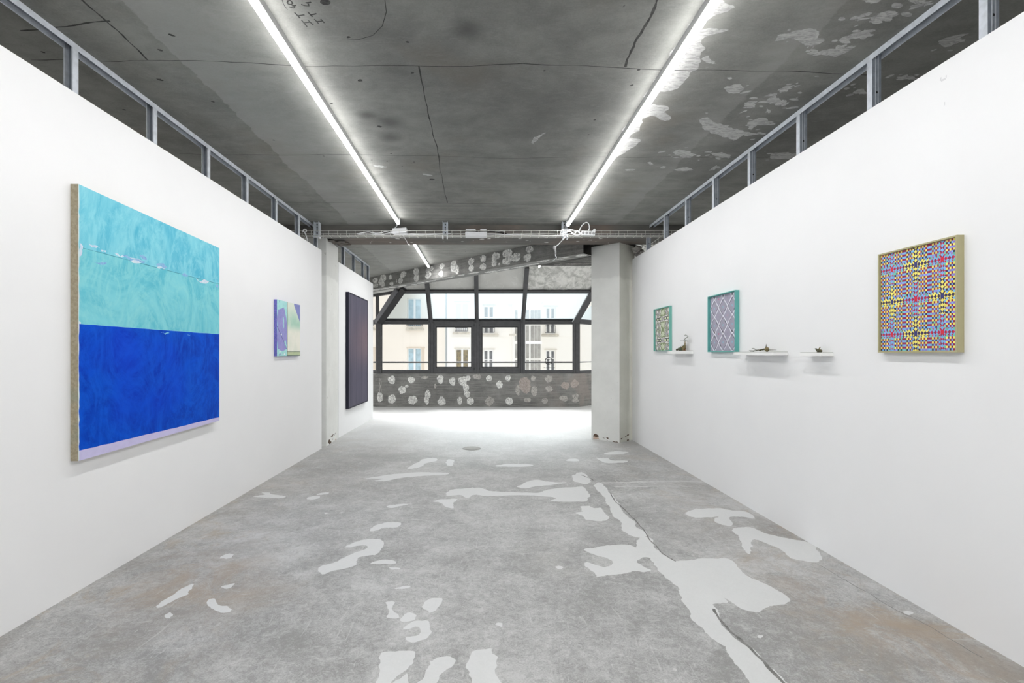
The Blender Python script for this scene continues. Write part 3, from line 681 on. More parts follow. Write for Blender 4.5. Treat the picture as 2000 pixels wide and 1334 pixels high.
# right corner facet, receding
e0 = Vector((wx(1130), DW)); ee = Vector((.7071, .7071)); h0 = Vector((HRx(0), DW-.01)); nn = Vector((.7071, -.7071)); UL = 5.6
def rp(u, z, off=0): q = e0+ee*u; return Vector((q.x, q.y-off, z))
def rs(u, s, off=0): q = h0+ee*u+nn*(s+off*.7071); return Vector((q.x, q.y, 1.95+s-off*.7071))
RN = Vector((.5, -.5, -.7071))
bm = bmesh.new()
prism(bm, rp(.0, ZS), rp(0, ZT1), Vector((0,-1,0)), .05, .07); prism(bm, rp(0, (ZT0+ZT1)/2), rp(UL, (ZT0+ZT1)/2), Vector((0,0,1)), .08, ZT1-ZT0)
prism(bm, rp(0, .787), rp(UL, .787), Vector((0,0,1)), .08, .07)
for k in range(1, 6):
    prism(bm, rp(k*1.1, ZS), rp(k*1.1, ZT1), Vector((0,-1,0)), .07, .07); prism(bm, rs(k*1.1, 0, .03), rs(k*1.1, 1.04, .03), RN, .08, .07)
prism(bm, rs(.24, S1+.025, .02), rs(UL, S1+.025, .02), RN, .06, .06)
prism(bm, rp(0, ZT1, .03), rp(UL, ZT1, .03), Vector((0,0,1)), .02, .016, 1)
o = struct(obj('window_10', bm, [M['black_frame'], M['galv']]), 'receding glazing right of the corner, half hidden by the column', 'window')
pane('pane', [rp(0, .8), rp(UL, .8), rp(UL, 1.9), rp(0, 1.9)], M['glass'], o)
pane('pane', [rs(0, 0), rs(UL, 0), rs(UL, S1+.02), rs(.24, S1+.02)], M['glass_up'], o)
bm = bmesh.new(); quadp(bm, [rs(.26, S1+.045, -.01), rs(UL, S1+.045, -.01), rs(UL, 1.14, -.01), rs(.47, 1.14, -.01)])
struct(obj('ceiling_slope', bm, M['rough'], recalc=False), 'sloping plastered soffit over the receding glazing', 'ceiling')
# round sticker and lettering on pane 4
c = on_y(1071.6, 705, DW); k = DW/F
bm = bmesh.new()
def ring(bm, c, r0, r1, y, n=40):
    a = [bm.verts.new((c.x+r0*math.cos(2*PI*i/n), y, c.z+r0*math.sin(2*PI*i/n))) for i in range(n)]; b = [bm.verts.new((c.x+r1*math.cos(2*PI*i/n), y, c.z+r1*math.sin(2*PI*i/n))) for i in range(n)]
    for i in range(n): bm.faces.new((a[i], a[(i+1) % n], b[(i+1) % n], b[i]))
ring(bm, c, 7.4*k, 5.9*k, DW+.004)
q = c.z-3*k
seg = [(c.x+4.6*k*math.cos(a), DW+.004, c.z-2.4*k+3.0*k*math.sin(a)*.8) for a in [PI+PI*i/12 for i in range(13)]]
bm.faces.new([bm.verts.new(p) for p in seg])
box(bm, c.x-3.2*k, c.x+3.2*k, DW+.003, DW+.004, c.z+1.4*k, c.z+2.2*k); box(bm, c.x-3.4*k, c.x+3.2*k, DW+.003, DW+.004, c.z+2.8*k, c.z+3.4*k)
x = on_y(1062, 718, DW).x; zz = on_y(1062, 718.2, DW).z
random.seed(3)
while x < on_y(1084, 718, DW).x:
    w = random.uniform(.010, .019); h = random.choice((.020, .016)); box(bm, x, x+w, DW+.003, DW+.004, zz-.008, zz-.008+h*.35)
    box(bm, x, x+.005, DW+.003, DW+.004, zz-.008, zz-.008+h)
    if random.random() < .6: box(bm, x+w-.004, x+w, DW+.003, DW+.004, zz-.008, zz-.008+h)
    x += w+.005
tag(obj('window_sticker', bm, M['black_plastic']), 'round black sticker with a line of lettering on the right lower pane', 'sticker')
# outside guard rail
bm = bmesh.new(); yr = 11.42; zr = wz(707.7, yr)
tube(bm, [(wx(728, yr), yr+.1, zr), (wx(742, yr), yr, zr), (wx(1118, yr), yr, zr)], .019, 10)
for px in (841, 931, 1021): tube(bm, [(wx(px, yr), yr, .3), (wx(px, yr), yr, zr)], .012, 8)
tag(obj('guard_rail', bm, M['dark_frame']), 'thin dark guard rail outside the lower windows', 'railing')
bm = bmesh.new(); tube(bm, [(wx(1134, yr), yr+.1, zr), (wx(1160, yr+.6), yr+.75, zr)], .017, 10)
tag(obj('guard_rail', bm, M['grey_plastic']), 'grey guard rail outside the receding window by the column', 'railing')

# ================================================================ BUILDINGS ACROSS THE STREET
DB = 30.0
def bx_(px): return (px-CX)/F*DB
def bz_(py): return EYE+(CY-py)/F*DB
M['b_cream'] = plain('cream_render', (.93, .86, .76), .9, var=.02, scale=.6)
M['b_white'] = plain('white_render', (.95, .93, .88), .9, var=.02, scale=.6)
M['b_trim'] = plain('white_window_paint', (.95, .95, .94), .7, var=.01)
M['b_stone'] = plain('sill_stone', (.62, .58, .50), .9, var=.15, scale=4)
M['b_pane'] = plain('blue_curtained_pane', (.45, .62, .70), .25, var=.15, scale=3)
M['b_dark'] = plain('dark_pane', (.10, .11, .12), .2, var=.3, scale=4)
M['b_warm'] = plain('lit_room_pane', (.20, .15, .05), .3, var=.6, scale=5)  # brown-yellow tone of the interior behind the pane
M['b_iron'] = plain('iron_railing', (.05, .05, .055), .6)
M['b_pipe'] = plain('zinc_pipe', (.38, .41, .42), .6)
M['b_stair'] = plain('stair_glass', (.33, .32, .29), .3, var=.2, scale=3)
M['b_shutter'] = plain('pale_shutter', (.80, .82, .84), .8, var=.03)
def rect_wall(bm, px0, px1, z0, z1, holes, y, mi=0):
    hs = [([(bx_(a), bz_(c)), (bx_(b), bz_(c)), (bx_(b), bz_(d)), (bx_(a), bz_(d))], 9) for a, b, c, d in holes]
    V = [(bx_(px0), z0), (bx_(px1), z0), (bx_(px1), z1), (bx_(px0), z1)]
    cdt(bm, V, hs, lambda p: Vector((p.x, y, p.y)), mi)
    bmesh.ops.delete(bm, geom=[f for f in bm.faces if f.material_index == 9], context='FACES')
    for a, b, c, d in holes:   # reveals
        x0, x1, zt, zb = bx_(a), bx_(b), bz_(c), bz_(d); q = .28
        quadp(bm, [(x0,y,zb),(x0,y+q,zb),(x0,y+q,zt),(x0,y,zt)], mi); quadp(bm, [(x1,y,zb),(x1,y+q,zb),(x1,y+q,zt),(x1,y,zt)], mi)
        quadp(bm, [(x0,y,zt),(x1,y,zt),(x1,y+q,zt),(x0,y+q,zt)], mi); quadp(bm, [(x0,y,zb),(x1,y,zb),(x1,y+q,zb),(x0,y+q,zb)], mi)
def far_window(parent, a, b, top, bot, pmats, bars=(), y=DB):
    x0, x1, zt, zb = bx_(a), bx_(b), bz_(top), bz_(bot)
    bm = bmesh.new(); w = .07; frame_ring(bm, x0, x1, zb, zt, w, y+.16, y+.24)
    xm = (x0+x1)/2; box(bm, xm-.06, xm+.06, y+.15, y+.25, zb+w, zt-w)
    for bpy_ in bars: z = bz_(bpy_); box(bm, x0+w, x1-w, y+.16, y+.24, z-.035, z+.035)
    o = obj('window_frame', bm, M['b_trim'], parent)
    for i, (p, q) in enumerate(((x0+w, xm-.06), (xm+.06, x1-w))):
        bm = bmesh.new(); quadp(bm, [(p, y+.22, zb+w), (q, y+.22, zb+w), (q, y+.22, zt-w), (p, y+.22, zt-w)])
        pn = obj('pane', bm, M[pmats[i]], parent, recalc=False)
def sill(parent, a, b, top, bot, y=DB, d=.22, m='b_stone'):
    bm = bmesh.new(); zt, zb = bz_(top), bz_(bot); box(bm, bx_(a), bx_(b), y-d, y, zb, zb+(zt-zb)*.6); box(bm, bx_(a)+.05, bx_(b)-.05, y-d-.05, y, zb+(zt-zb)*.6, zt)
    return obj('sill', bm, M[m], parent, bevel=.01)
def rail(parent, a, b, top, bot, y=DB, curl=False):
    bm = bmesh.new(); x0, x1, zt, zb = bx_(a), bx_(b), bz_(top), bz_(bot); n = max(4, int((x1-x0)/.11))
    for z in (zt, zb+.03): prism(bm, (x0, y-.15, z), (x1, y-.15, z), Vector((0,0,1)), .03, .035)
    for i in range(n+1): x = x0+(x1-x0)*i/n; prism(bm, (x, y-.15, zb+.03), (x, y-.15, zt), Vector((0,1,0)), .022, .022)
    return obj('railing', bm, M['b_iron'], parent)
def rows(y):   # storey rows for neighbouring floors (one above, one below what is seen)
    return
b1 = thing('apartment_building', 'cream rendered building seen through the left window panes', 'building', (bx_(800), DB, -6))
bm = bmesh.new(); rect_wall(bm, 560, 871, -8, 11, [(795,823,582,638),(795,823,679,738),(700,728,582,638),(700,728,679,738)], DB); obj('wall', bm, M['b_cream'], b1, recalc=False)
for a in (795, 700):
    far_window(b1, a, a+28, 582, 638, ('b_pane', 'b_pane')); far_window(b1, a, a+28, 679, 738, ('b_pane', 'b_pane'))
    sill(b1, a-2, a+38-5, 639.5, 645.5); 
    rail(b1, a, a+31, 634, 637.5)
    bm = bmesh.new(); box(bm, bx_(a+28), bx_(a+34), DB-.03, DB+.01, bz_(738), bz_(679)); box(bm, bx_(a-1), bx_(a+35), DB-.05, DB, bz_(680), bz_(678)); obj('window_surround', bm, plain('tan_surround', (.72, .62, .50), .9), b1)  # tan strip holds the brown shade of the right reveal, plus a head band
bm = bmesh.new(); tube(bm, [(bx_(872), DB-.1, -7), (bx_(872), DB-.1, 10.5)], .055, 10)
for z in (-2, 0.3, 3, 5.8, 8.6): tube(bm, [(bx_(872), DB-.1, z-.04), (bx_(872), DB-.1, z+.04)], .07, 10)
obj('downpipe', bm, M['b_pipe'], b1)

b2 = thing('apartment_building', 'white rendered building with iron window railings across the street', 'building', (bx_(960), DB, -6))
bm = bmesh.new(); H = [(889,915,591,648),(889,916,681,738),(944,965,597,652),(944,964,683,740),(1066,1085,600,652),(1066,1085,684,740)]
rect_wall(bm, 873.5, 1128, -8, 11, H, DB)
quadp(bm, [(bx_(1128),DB,-8),(bx_(1128)+2.2,DB-5,-8),(bx_(1128)+2.2,DB-5,11),(bx_(1128),DB,11)])
obj('wall', bm, M['b_white'], b2, recalc=False)
far_window(b2, 889, 915, 591, 648, ('b_shutter', 'b_shutter')); far_window(b2, 889, 916, 681, 738, ('b_warm', 'b_warm'), (708,))
far_window(b2, 944, 965, 597, 652, ('b_dark', 'b_dark'), (620,)); far_window(b2, 944, 964, 683, 740, ('b_dark', 'b_dark'), (703,))
far_window(b2, 1066, 1085, 600, 652, ('b_dark', 'b_dark'), (622,)); far_window(b2, 1066, 1085, 684, 740, ('b_dark', 'b_dark'), (700,))
for a, b, t, d in ((889,913,640,648),(944,966,640,650),(1064,1084,637,651)): rail(b2, a, b, t, d)
for a, b, t, d in ((884,918,648.5,653),(941,974,651.5,655.5),(1057,1091,652,656)): sill(b2, a, b, t, d)
for a, b, t in ((887,918,679.5),(942,967,681),(1063,1088,681.5),(887,918,588.5),(942,968,595),(1062,1090,597)):
    bm = bmesh.new(); box(bm, bx_(a), bx_(b), DB-.1, DB, bz_(t+1.4), bz_(t)); obj('lintel', bm, M['b_stone'], b2)
for py in (658, 571+5):
    bm = bmesh.new(); box(bm, bx_(874), bx_(1128), DB-.05, DB, bz_(py+.8), bz_(py)); obj('string_course', bm, M['b_white'], b2)
b3 = thing('stair_tower', 'white stair tower with tall narrow glazed strips opposite', 'building', (bx_(1035), DB-2, -6))
yt = DB-1.6; kx = lambda p: (p-CX)/F*yt; kz = lambda p: EYE+(CY-p)/F*yt
bm = bmesh.new(); box(bm, kx(1003), kx(1057), yt, DB-.02, -8, kz(590)); obj('wall', bm, M['b_white'], b3)
bm = bmesh.new(); box(bm, kx(995), kx(1062), yt-.25, DB-.02, kz(590), kz(584)); obj('cornice', bm, M['b_white'], b3)
for a, b in ((1006,1010.5),(1027,1033),(1036.5,1042.5),(1044,1048.5),(1050,1055.5)):
    for t, d in ((606,633),(636,666),(672,700),(703,740)):
        bm = bmesh.new(); box(bm, kx(a), kx(b), yt-.03, yt+.02, kz(d), kz(t)); obj('glazed_strip', bm, M['b_stair'], b3)
bm = bmesh.new(); box(bm, kx(1023), kx(1058), yt-.12, yt, kz(672), kz(666)); obj('floor_band', bm, M['b_trim'], b3)
bm = bmesh.new(); box(bm, kx(994), kx(1008), yt-.2, yt, kz(656), kz(652)); obj('ledge', bm, M['b_stone'], b3)
b4 = thing('apartment_building', 'bright white house wall at the right edge of the window view', 'building', (8, 25, -6))
bm = bmesh.new(); box(bm, 8.1, 16, 24.6, 30, -8, 11); obj('wall', bm, M['b_white'], b4)
bm = bmesh.new(); box(bm, 8.4, 9.4, 24.5, 24.62, 0, 1.6); obj('window_frame', bm, M['b_pane'], b4)

# ================================================================ LIGHTS
def batten(label, x, y0, y1, zc, mat):
    t = thing('tube_light', label, 'light', (x, y0, zc))
    bm = bmesh.new(); box(bm, x-.011, x+.011, y0, y1, zc-.040, zc-.0005); obj('housing', bm, M['grey_plastic'], t)
    bm = bmesh.new(); r = .018; n = 8
    prof = [(x+r*math.cos(a), zc-.048-r*.5+r*math.sin(a)*1.1) for a in [2*PI*k/12 for k in range(12)]]
    ns = max(4, int((y1-y0)/.25)); R_ = [[bm.verts.new((p[0], y0+.01+(y1-y0-.02)*i/ns, p[1])) for p in prof] for i in range(ns+1)]
    for A_, B_ in zip(R_, R_[1:]):
        for k in range(12): f = bm.faces.new((A_[k], A_[(k+1) % 12], B_[(k+1) % 12], B_[k])); f.smooth = True
    bm.faces.new(R_[0][::-1]); bm.faces.new(R_[-1])
    obj('diffuser', bm, mat, t)
    for y in (y0, y1-.01):
        bm = bmesh.new(); box(bm, x-.018, x+.018, y, y+.01, zc-.075, zc-.002); obj('end_cap', bm, M['white_plastic'], t)
    return t
batten('long bright tube line on the left half of the ceiling', -1.010, -3.2, 5.81, HC, M['tube'])
batten('long bright tube line on the right half of the ceiling', 1.020, -3.2, 5.90, HC, M['tube'])
batten('short tube light past the cross beam', -1.003, 6.95, 8.97, HC2, M['tube_far'])
t = batten('tube light tip showing under the diagonal beam', 1.02, 7.75, 8.93, HC2, M['tube_far'])
for y in (7.95, 8.7): bm = bmesh.new(); box(bm, 1.012, 1.028, y, y+.02, HC2-.002, 3.02); obj('hanger', bm, M['grey_plastic'], t)

def strip_lamp(x, y0, y1, z, e):
    l = bpy.data.lights.new('tube_glow', 'AREA'); l.shape = 'RECTANGLE'; l.size = .03; l.size_y = y1-y0; l.energy = e
    o = bpy.data.objects.new('tube_glow', l); C.objects.link(o); o.location = (x, (y0+y1)/2, z)
strip_lamp(-1.010, -3.0, 5.78, HC-.080, 38); strip_lamp(1.020, -3.0, 5.88, HC-.080, 38); strip_lamp(-1.003, 7.0, 8.9, HC2-.080, 24)
def area(name, loc, rot, sx, sy, e, col=(1, 1, 1)):
    l = bpy.data.lights.new(name, 'AREA'); l.shape = 'RECTANGLE'; l.size = sx; l.size_y = sy; l.energy = e; l.color = col
    o = bpy.data.objects.new(name, l); C.objects.link(o); o.location = loc; o.rotation_euler = rot; return o
area('ceiling_lamp_behind', (0, -2.2, 2.7), (0, 0, 0), 3.2, 2.0, 22)  # added fill panel overhead, out of view behind the camera
area('fill_lamp_behind', (0, -3.4, 1.2), (PI/2, 0, 0), 3.6, 2.2, 26)
area('side_room_lamp_left', (-4.4, 2.5, 2.6), (0, 0, 0), .4, 8, 110)  # added fill for the unseen left side room
area('side_room_lamp_right', (4.4, 2.5, 2.6), (0, 0, 0), .4, 8, 60)  # added fill for the unseen right side room
area('far_left_room_lamp', (-4.2, 9, 2.6), (0, 0, 0), .6, 3, 70)  # added fill behind the short left wall
area('far_right_room_lamp', (4.2, 8.6, 2.9), (0, 0, 0), .8, 3, 110)  # added fill that brightens the far right end
area('bay_lamp', (.6, 8.2, 2.5), (0, 0, 0), 1.6, .5, 18)  # added fill under the ceiling of the window bay
sun = bpy.data.lights.new('sky_light', 'SUN'); sun.energy = 20; sun.angle = math.radians(50); sun.color = (1, 1, 1)
so = bpy.data.objects.new('sky_light', sun); C.objects.link(so); so.location = (0, 20, 12)
so.rotation_euler = Vector((0, 1, .80)).to_track_quat('Z', 'Y').to_euler()
w = bpy.data.worlds.new('world'); bpy.context.scene.world = w; w.use_nodes = True
bg = w.node_tree.nodes['Background']; bg.inputs[0].default_value = (.97, .985, 1, 1); bg.inputs[1].default_value = 1.12

# ================================================================ PAINTINGS ON THE LEFT
def brushy(name, a, b, c, scale=3, stretch=(1, 1, 1), pale=None, amt=.4):
    t = NT(name); n = t.noise(scale, 6, .65, stretch=stretch, dist=3.2); n2 = t.noise(scale*4, 6, .75, stretch=(1, .6, .35), dist=4.5); n3 = t.noise(scale*.5, 2)
    col = t.mix(t.map(n, .35, .65), a, b); col = t.mix(t.map(n2, .42, .64, 0, .7), col, c)
    if pale: col = t.mix(t.map(n3, .52, .68, 0, amt), col, pale)
    return t.bsdf(col, .6, .08, bump=n2, bstr=.12, bdist=.004)
T1 = brushy('turquoise_paint_upper', srgb(84,176,202), srgb(122,200,216), srgb(140,209,220), 2, (1, 1, .5), srgb(142,204,219))
T2 = brushy('turquoise_paint_lower', srgb(92,182,200), srgb(124,202,212), srgb(138,208,212), 2, (1, 1, 1), srgb(142,208,214))
BL = brushy('ultramarine_paint', srgb(0,56,170), srgb(0,78,200), srgb(12,88,204), 1.8, (1, 1, 1), srgb(14,58,206), .5)
LV = plain('lavender_paint', srgb(196,190,226), .6, var=.03)
SEAM = plain('canvas_seam', srgb(60,130,150), .8, var=.1)
WHT = brushy('white_priming', srgb(190,215,225), srgb(215,222,228), srgb(170,180,215), 8)
LIL = brushy('lilac_touch', srgb(120,150,205), srgb(150,180,215), srgb(130,205,220), 10)
def linen():
    t = NT('raw_linen'); n = t.noise(90, 3, .6); n2 = t.noise(6, 4)
    v = t.n('ShaderNodeTexWave'); v.wave_type = 'BANDS'; v.bands_direction = 'Z'; v.inputs['Scale'].default_value = 130; t.set(v.inputs['Vector'], t.pos)
    c = t.mix(t.map(n, .35, .65), srgb(152,143,122), srgb(168,159,138)); c = t.mix(t.map(n2, .55, .72, 0, .5), c, srgb(126,140,128))
    return t.bsdf(c, .9, .1, bump=v.outputs['Fac'], bstr=.2, bdist=.002)
M['linen'] = linen()
def panel_px(xp, corners):
    """plane at x = xp; returns px->(y,z) function"""
    return lambda px, py: Vector((on_x(px, py, xp).y, on_x(px, py, xp).z))
def canvas(name, label, cat, xf, xb, y0, y1, zs, polys, mats, side_mi, back_mat=None, group=None):
    """zs = (z at y0 bottom, z at y0 top, z at y1 bottom, z at y1 top); front face cut by outlines"""
    t = thing(name, label, cat, (xb, (y0+y1)/2, zs[0]))
    out = [(y0, zs[0]), (y1, zs[2]), (y1, zs[3]), (y0, zs[1])]
    bm = bmesh.new(); cdt(bm, out, polys, lambda p: Vector((xf, p.x, p.y)))
    obj('painted_face', bm, mats, t, recalc=False)
    bm = bmesh.new(); e = .0006*(1 if xf > xb else -1)
    c = [Vector((xf-e, y, z)) for y, z in out]; b = [Vector((xb, y, z)) for y, z in out]
    for i in range(4): quadp(bm, [c[i], c[(i+1) % 4], b[(i+1) % 4], b[i]])
    quadp(bm, b)
    obj('canvas_edge', bm, back_mat or mats[side_mi], t, recalc=False)
    return t
# 1: big painting
XF = -2.008; Y0, Y1 = 2.427, 3.722
z = lambda y, a, b: a+(b-a)*(y-Y0)/(Y1-Y0)
def hband(z0, z1, n=24, am=.003):
    lo = [Vector((Y0-.01+(Y1-Y0+.02)*i/n, z0+random.uniform(-am, am))) for i in range(n+1)]; hi = [Vector((Y0-.01+(Y1-Y0+.02)*i/n, z1+random.uniform(-am, am))) for i in range(n+1)]
    return lo+hi[::-1]
ps = [(hband(1.349, 1.731), 1), (hband(.5, 1.349, am=.002), 2), (hband(.5, .718, am=.002), 3), (hband(1.7285, 1.7315, am=.0008), 4), (hband(1.3485, 1.3515, am=.001), 7)]
P1 = lambda x, y: (lambda v: Vector((v.y, v.z)))(on_x(100+x/2.222, 330+y/2.222, XF))
for lst, m in (([(122,300),(140,320),(135,350),(128,395),(122,400)], 5), ([(160,322),(200,330),(215,345),(175,345)], 5), ([(215,348),(240,350),(238,366),(218,362)], 5),
               ([(262,358),(330,378),(400,398),(412,408),(340,396),(270,372)], 5), ([(300,372),(380,390),(415,405),(380,402)], 6), ([(450,410),(500,418),(520,440),(460,430)], 6), ([(380,370),(420,392),(400,396)], 6),
               ([(455,425),(480,420),(500,436),(470,436)], 5), ([(620,468),(680,485),(690,492),(630,478)], 5), ([(555,452),(600,462),(590,470)], 6), ([(712,498),(726,500),(726,525),(716,512)], 6),
               ([(470,706),(515,709),(515,714),(475,711)], 7), ([(590,720),(605,721),(600,724)], 7), ([(120,655),(130,664),(128,676),(121,676)], 5), ([(180,408),(250,402),(250,404),(190,410)], 6)):
    w_ = [P1(*q) for q in lst]; g_ = sum(w_, Vector((0, 0)))/len(w_); ps.append((jag([g_+(v-g_)*Vector((.85, .62)) if False else Vector((g_.x+(v.x-g_.x)*.85, g_.y+(v.y-g_.y)*.6)) for v in w_], .18, 2, .01), m))
y = Y0
edge = [Vector((Y0-.01, .6)), Vector((Y0-.01, 2.1))]
zz = 2.06
while zz > .66: edge.append(Vector((Y0+random.uniform(.002, .007), zz))); zz -= .022
ps.append((edge, 8))
paint = canvas('abstract_painting', 'large canvas split into turquoise above and deep blue below', 'painting', XF, WL+.0008, Y0, Y1, (.668, 2.042, .692, 2.004), ps,
       [T1, T2, BL, LV, SEAM, WHT, LIL, plain('pale_blue_line', srgb(120,195,215), .6), plain('white_edge', srgb(205,212,212), .7)], 0, M['linen'])
# 2: small painting
XF = -2.018
P2 = lambda x, y: (lambda v: Vector((v.y, v.z)))(on_x(520+x/9.525, 570+y/9.525, XF))
AQ = brushy('aqua_wash', srgb(150,208,208), srgb(168,220,218), srgb(190,228,226), 9, (1, 1, .5))
LI = brushy('lilac_paint', srgb(140,138,196), srgb(160,148,204), srgb(148,160,208), 6, (1, 1, .6), srgb(168,140,196))
CRM = None
def cream():
    t = NT('cream_with_green_haze'); x, y, zc = t.sep(); n = t.noise(7, 4, .5)
    f = t.math('MULTIPLY', t.map(zc, 1.42, 1.52), t.map(zc, 1.54, 1.72, 1, .25))
    c = t.mix(t.map(n, .35, .65), srgb(226,228,214), srgb(236,234,222))
    return t.bsdf(t.mix(t.math('MULTIPLY', f, t.map(n, .25, .6, .45, 1)), c, srgb(168,206,186)), .5)
VIO = brushy('violet_edge', srgb(112,104,196), srgb(76,96,160), srgb(150,140,210), 14)
BVT = plain('blue_violet', srgb(126,132,190), .6); GRN = brushy('sage_band', srgb(176,192,150), srgb(190,200,160), srgb(200,206,180), 9); DKS = plain('dark_green_line', srgb(90,110,100), .7); SPK = plain('white_speck', srgb(235,238,235), .7)
y0, y1 = 4.787, 5.389
def q2(lst, m, a=.06, d=2): return (jag([P2(*q) for q in lst], a, d, .01), m)
ps = [([P2(395,120), P2(660,120), P2(660,1300), P2(395,1300)], 1), q2([(222,330),(320,290),(345,340),(375,500),(388,650),(388,1050),(300,1105),(215,1090),(198,900),(200,500)], 2),
      ([P2(505,120), P2(680,120), P2(680,690), P2(630,575), P2(520,260)], 3), ([P2(385,1112), P2(660,1112), P2(660,1300), P2(385,1300)], 4), ([P2(385,1108), P2(660,1108), P2(660,1118), P2(385,1118)], 5), ([P2(385,1178), P2(660,1178), P2(660,1300), P2(385,1300)], 5),
      ([P2(388,120), P2(396,120), P2(396,1300), P2(388,1300)], 5), (strip([P2(200,640), P2(260,770), P2(330,930), P2(392,1080)], .008, .1), 6), q2([(310,480),(325,460),(332,560),(325,690),(316,600)], 0, .1), q2([(335,930),(360,900),(378,990),(380,1050),(350,980)], 0, .1),
      q2([(205,1070),(260,1085),(330,1090),(388,1120),(388,1195),(205,1195)], 0, .2, 3), q2([(300,1150),(350,1140),(345,1175),(310,1170)], 7, .2), q2([(240,1110),(270,1105),(260,1130)], 7, .2), q2([(270,790),(290,780),(288,810)], 7, .2), q2([(225,1170),(290,1175),(240,1190)], 2, .2), q2([(230,165),(260,170),(250,182)], 6, .2)]
canvas('abstract_painting', 'small upright canvas of lilac, aqua and cream shapes', 'painting', XF, WL+.0008, y0, y1, (1.177, 1.732, 1.179, 1.736), ps, [AQ, cream(), LI, BVT, GRN, DKS, plain('dark_violet_line', srgb(84,84,140), .6), SPK], 0, VIO)
# 3: dark panelled work past the column
def dusk():
    t = NT('dusk_purple_paint'); x, y, zc = t.sep(); n = t.noise(5, 5, .6, stretch=(1, 1, .3)); n2 = t.noise(50, 4, .7)
    glow = t.math('MULTIPLY', t.map(zc, .85, 1.35), t.map(zc, 1.45, 2.0, 1, 0)); glow = t.math('MULTIPLY', glow, t.map(y, 7.4, 8.6, .25, 1))
    c = t.mix(t.map(n, .3, .7), srgb(70,67,84), srgb(84,79,96)); c = t.mix(t.math('MULTIPLY', glow, .75), c, srgb(116,95,103))
    c = t.mix(t.map(n2, .5, .7, 0, .25), c, srgb(60,56,74))
    return t.bsdf(c, .6)
y0, y1 = 7.343, 8.56; XF = -2.020
t = thing('panel_painting', 'tall dark purple painting with four upright bands and a dusky glow', 'painting', (WL2, 7.95, .37))
bm = bmesh.new(); D0 = 0.012
ys = [y0+.03]+[on_x(px, 690, XF).y for px in (684.8, 696.3, 706.9)]+[y1-.03]
pol = []
for q in ys[1:-1]: pol.append(([Vector((q-.004, 0)), Vector((q+.004, 0)), Vector((q+.004, 3)), Vector((q-.004, 3))], 1))
cdt(bm, [(y0+.015, .385), (y1-.015, .385), (y1-.015, 2.115), (y0+.015, 2.115)], pol, lambda p: Vector((XF-.004, p.x, p.y)))
obj('painted_face', bm, [dusk(), plain('dark_groove', srgb(38,36,52), .7)], t, recalc=False)
bm = bmesh.new()
box(bm, WL2+.0005, XF, y0, y0+.016, .37, 2.13); box(bm, WL2+.0005, XF, y1-.016, y1, .37, 2.13); box(bm, WL2+.0005, XF, y0+.016, y1-.016, .37, .386); box(bm, WL2+.0005, XF, y0+.016, y1-.016, 2.114, 2.13)
obj('frame', bm, plain('navy_black_frame', srgb(28,28,44), .6), t)

# ================================================================ FRAMED PATTERN WORKS ON THE RIGHT
def attr_mat(name):
    t = NT(name); a = t.n('ShaderNodeAttribute'); a.attribute_name = 'Col'; n = t.noise(300, 2)
    return t.bsdf(t.mix(t.map(n, .3, .7, 0, .08), a.outputs['Color'], (.5, .5, .5)), .7, .15)
AM = attr_mat('stitched_pattern')
def pattern(name, parent, x, y0, y1, z0, z1, nu, nv, cell):
    """cell(i,j) -> colour, or (colour a, colour b, kind) for cells split in triangles.  i runs away from the viewer"""
    V, Fa, Co = [], [], []
    for j in range(nv):
        for i in range(nu):
            ya, yb = y0+(y1-y0)*i/nu, y0+(y1-y0)*(i+1)/nu; za, zb = z0+(z1-z0)*j/nv, z0+(z1-z0)*(j+1)/nv
            A_, B_, C_, D_ = (x,ya,za), (x,yb,za), (x,yb,zb), (x,ya,zb); c = cell(i, j); m = (x,(ya+yb)/2,(za+zb)/2)
            if not isinstance(c[0], tuple):
                s = len(V); V += [A_, B_, C_, D_]; Fa.append((s, s+3, s+2, s+1)); Co.append(c)
            else:
                ca, cb, k = c
                if k == 'x': tr = [(A_, B_, m, ca), (C_, D_, m, ca), (B_, C_, m, cb), (D_, A_, m, cb)]
                elif k == '/': tr = [(A_, C_, B_, ca), (A_, D_, C_, cb)]
                else: tr = [(A_, D_, B_, ca), (B_, D_, C_, cb)]
                for p, q, r, cc in tr: s = len(V); V += [p, q, r]; Fa.append((s, s+1, s+2)); Co.append(cc)
    me = bpy.data.meshes.new(name); me.from_pydata(V, [], Fa); at = me.color_attributes.new('Col', 'FLOAT_COLOR', 'CORNER')
    k = 0
    for p, c in zip(me.polygons, Co):
        for li in p.loop_indices: at.data[li].color = (*c, 1)
    me.materials.append(AM); o = bpy.data.objects.new(name, me); C.objects.link(o); o.parent = parent; o.matrix_parent_inverse = Matrix.Translation(-parent.location)
    return o
def tray_frame(label, xf, y0, y1, z0, z1, rim, inset, col, ncell, cell):
    t = thing('framed_artwork', label, 'framed artwork', (WR, (y0+y1)/2, z0))
    m = plain('frame_paint', col, .5, var=.02)
    bm = bmesh.new(); xb = WR-.0005
    box(bm, xf, xb, y0, y0+rim, z0, z1); box(bm, xf, xb, y1-rim, y1, z0, z1); box(bm, xf, xb, y0+rim, y1-rim, z0, z0+rim); box(bm, xf, xb, y0+rim, y1-rim, z1-rim, z1)
    box(bm, xf+inset+.001, xb, y0+rim, y1-rim, z0+rim, z1-rim)
    obj('frame', bm, m, t)
    pattern('patterned_panel', t, xf+inset, y0+rim+.002, y1-rim-.002, z0+rim+.002, z1-rim-.002, *ncell, cell)
    return t
YE, SK, MR, DP, NV_, RD, LG, PK = srgb(240,226,110), srgb(120,176,226), srgb(150,38,78), srgb(56,44,84), srgb(52,56,120), srgb(214,38,66), srgb(110,196,168), srgb(150,120,210)
rg = random.Random(5)
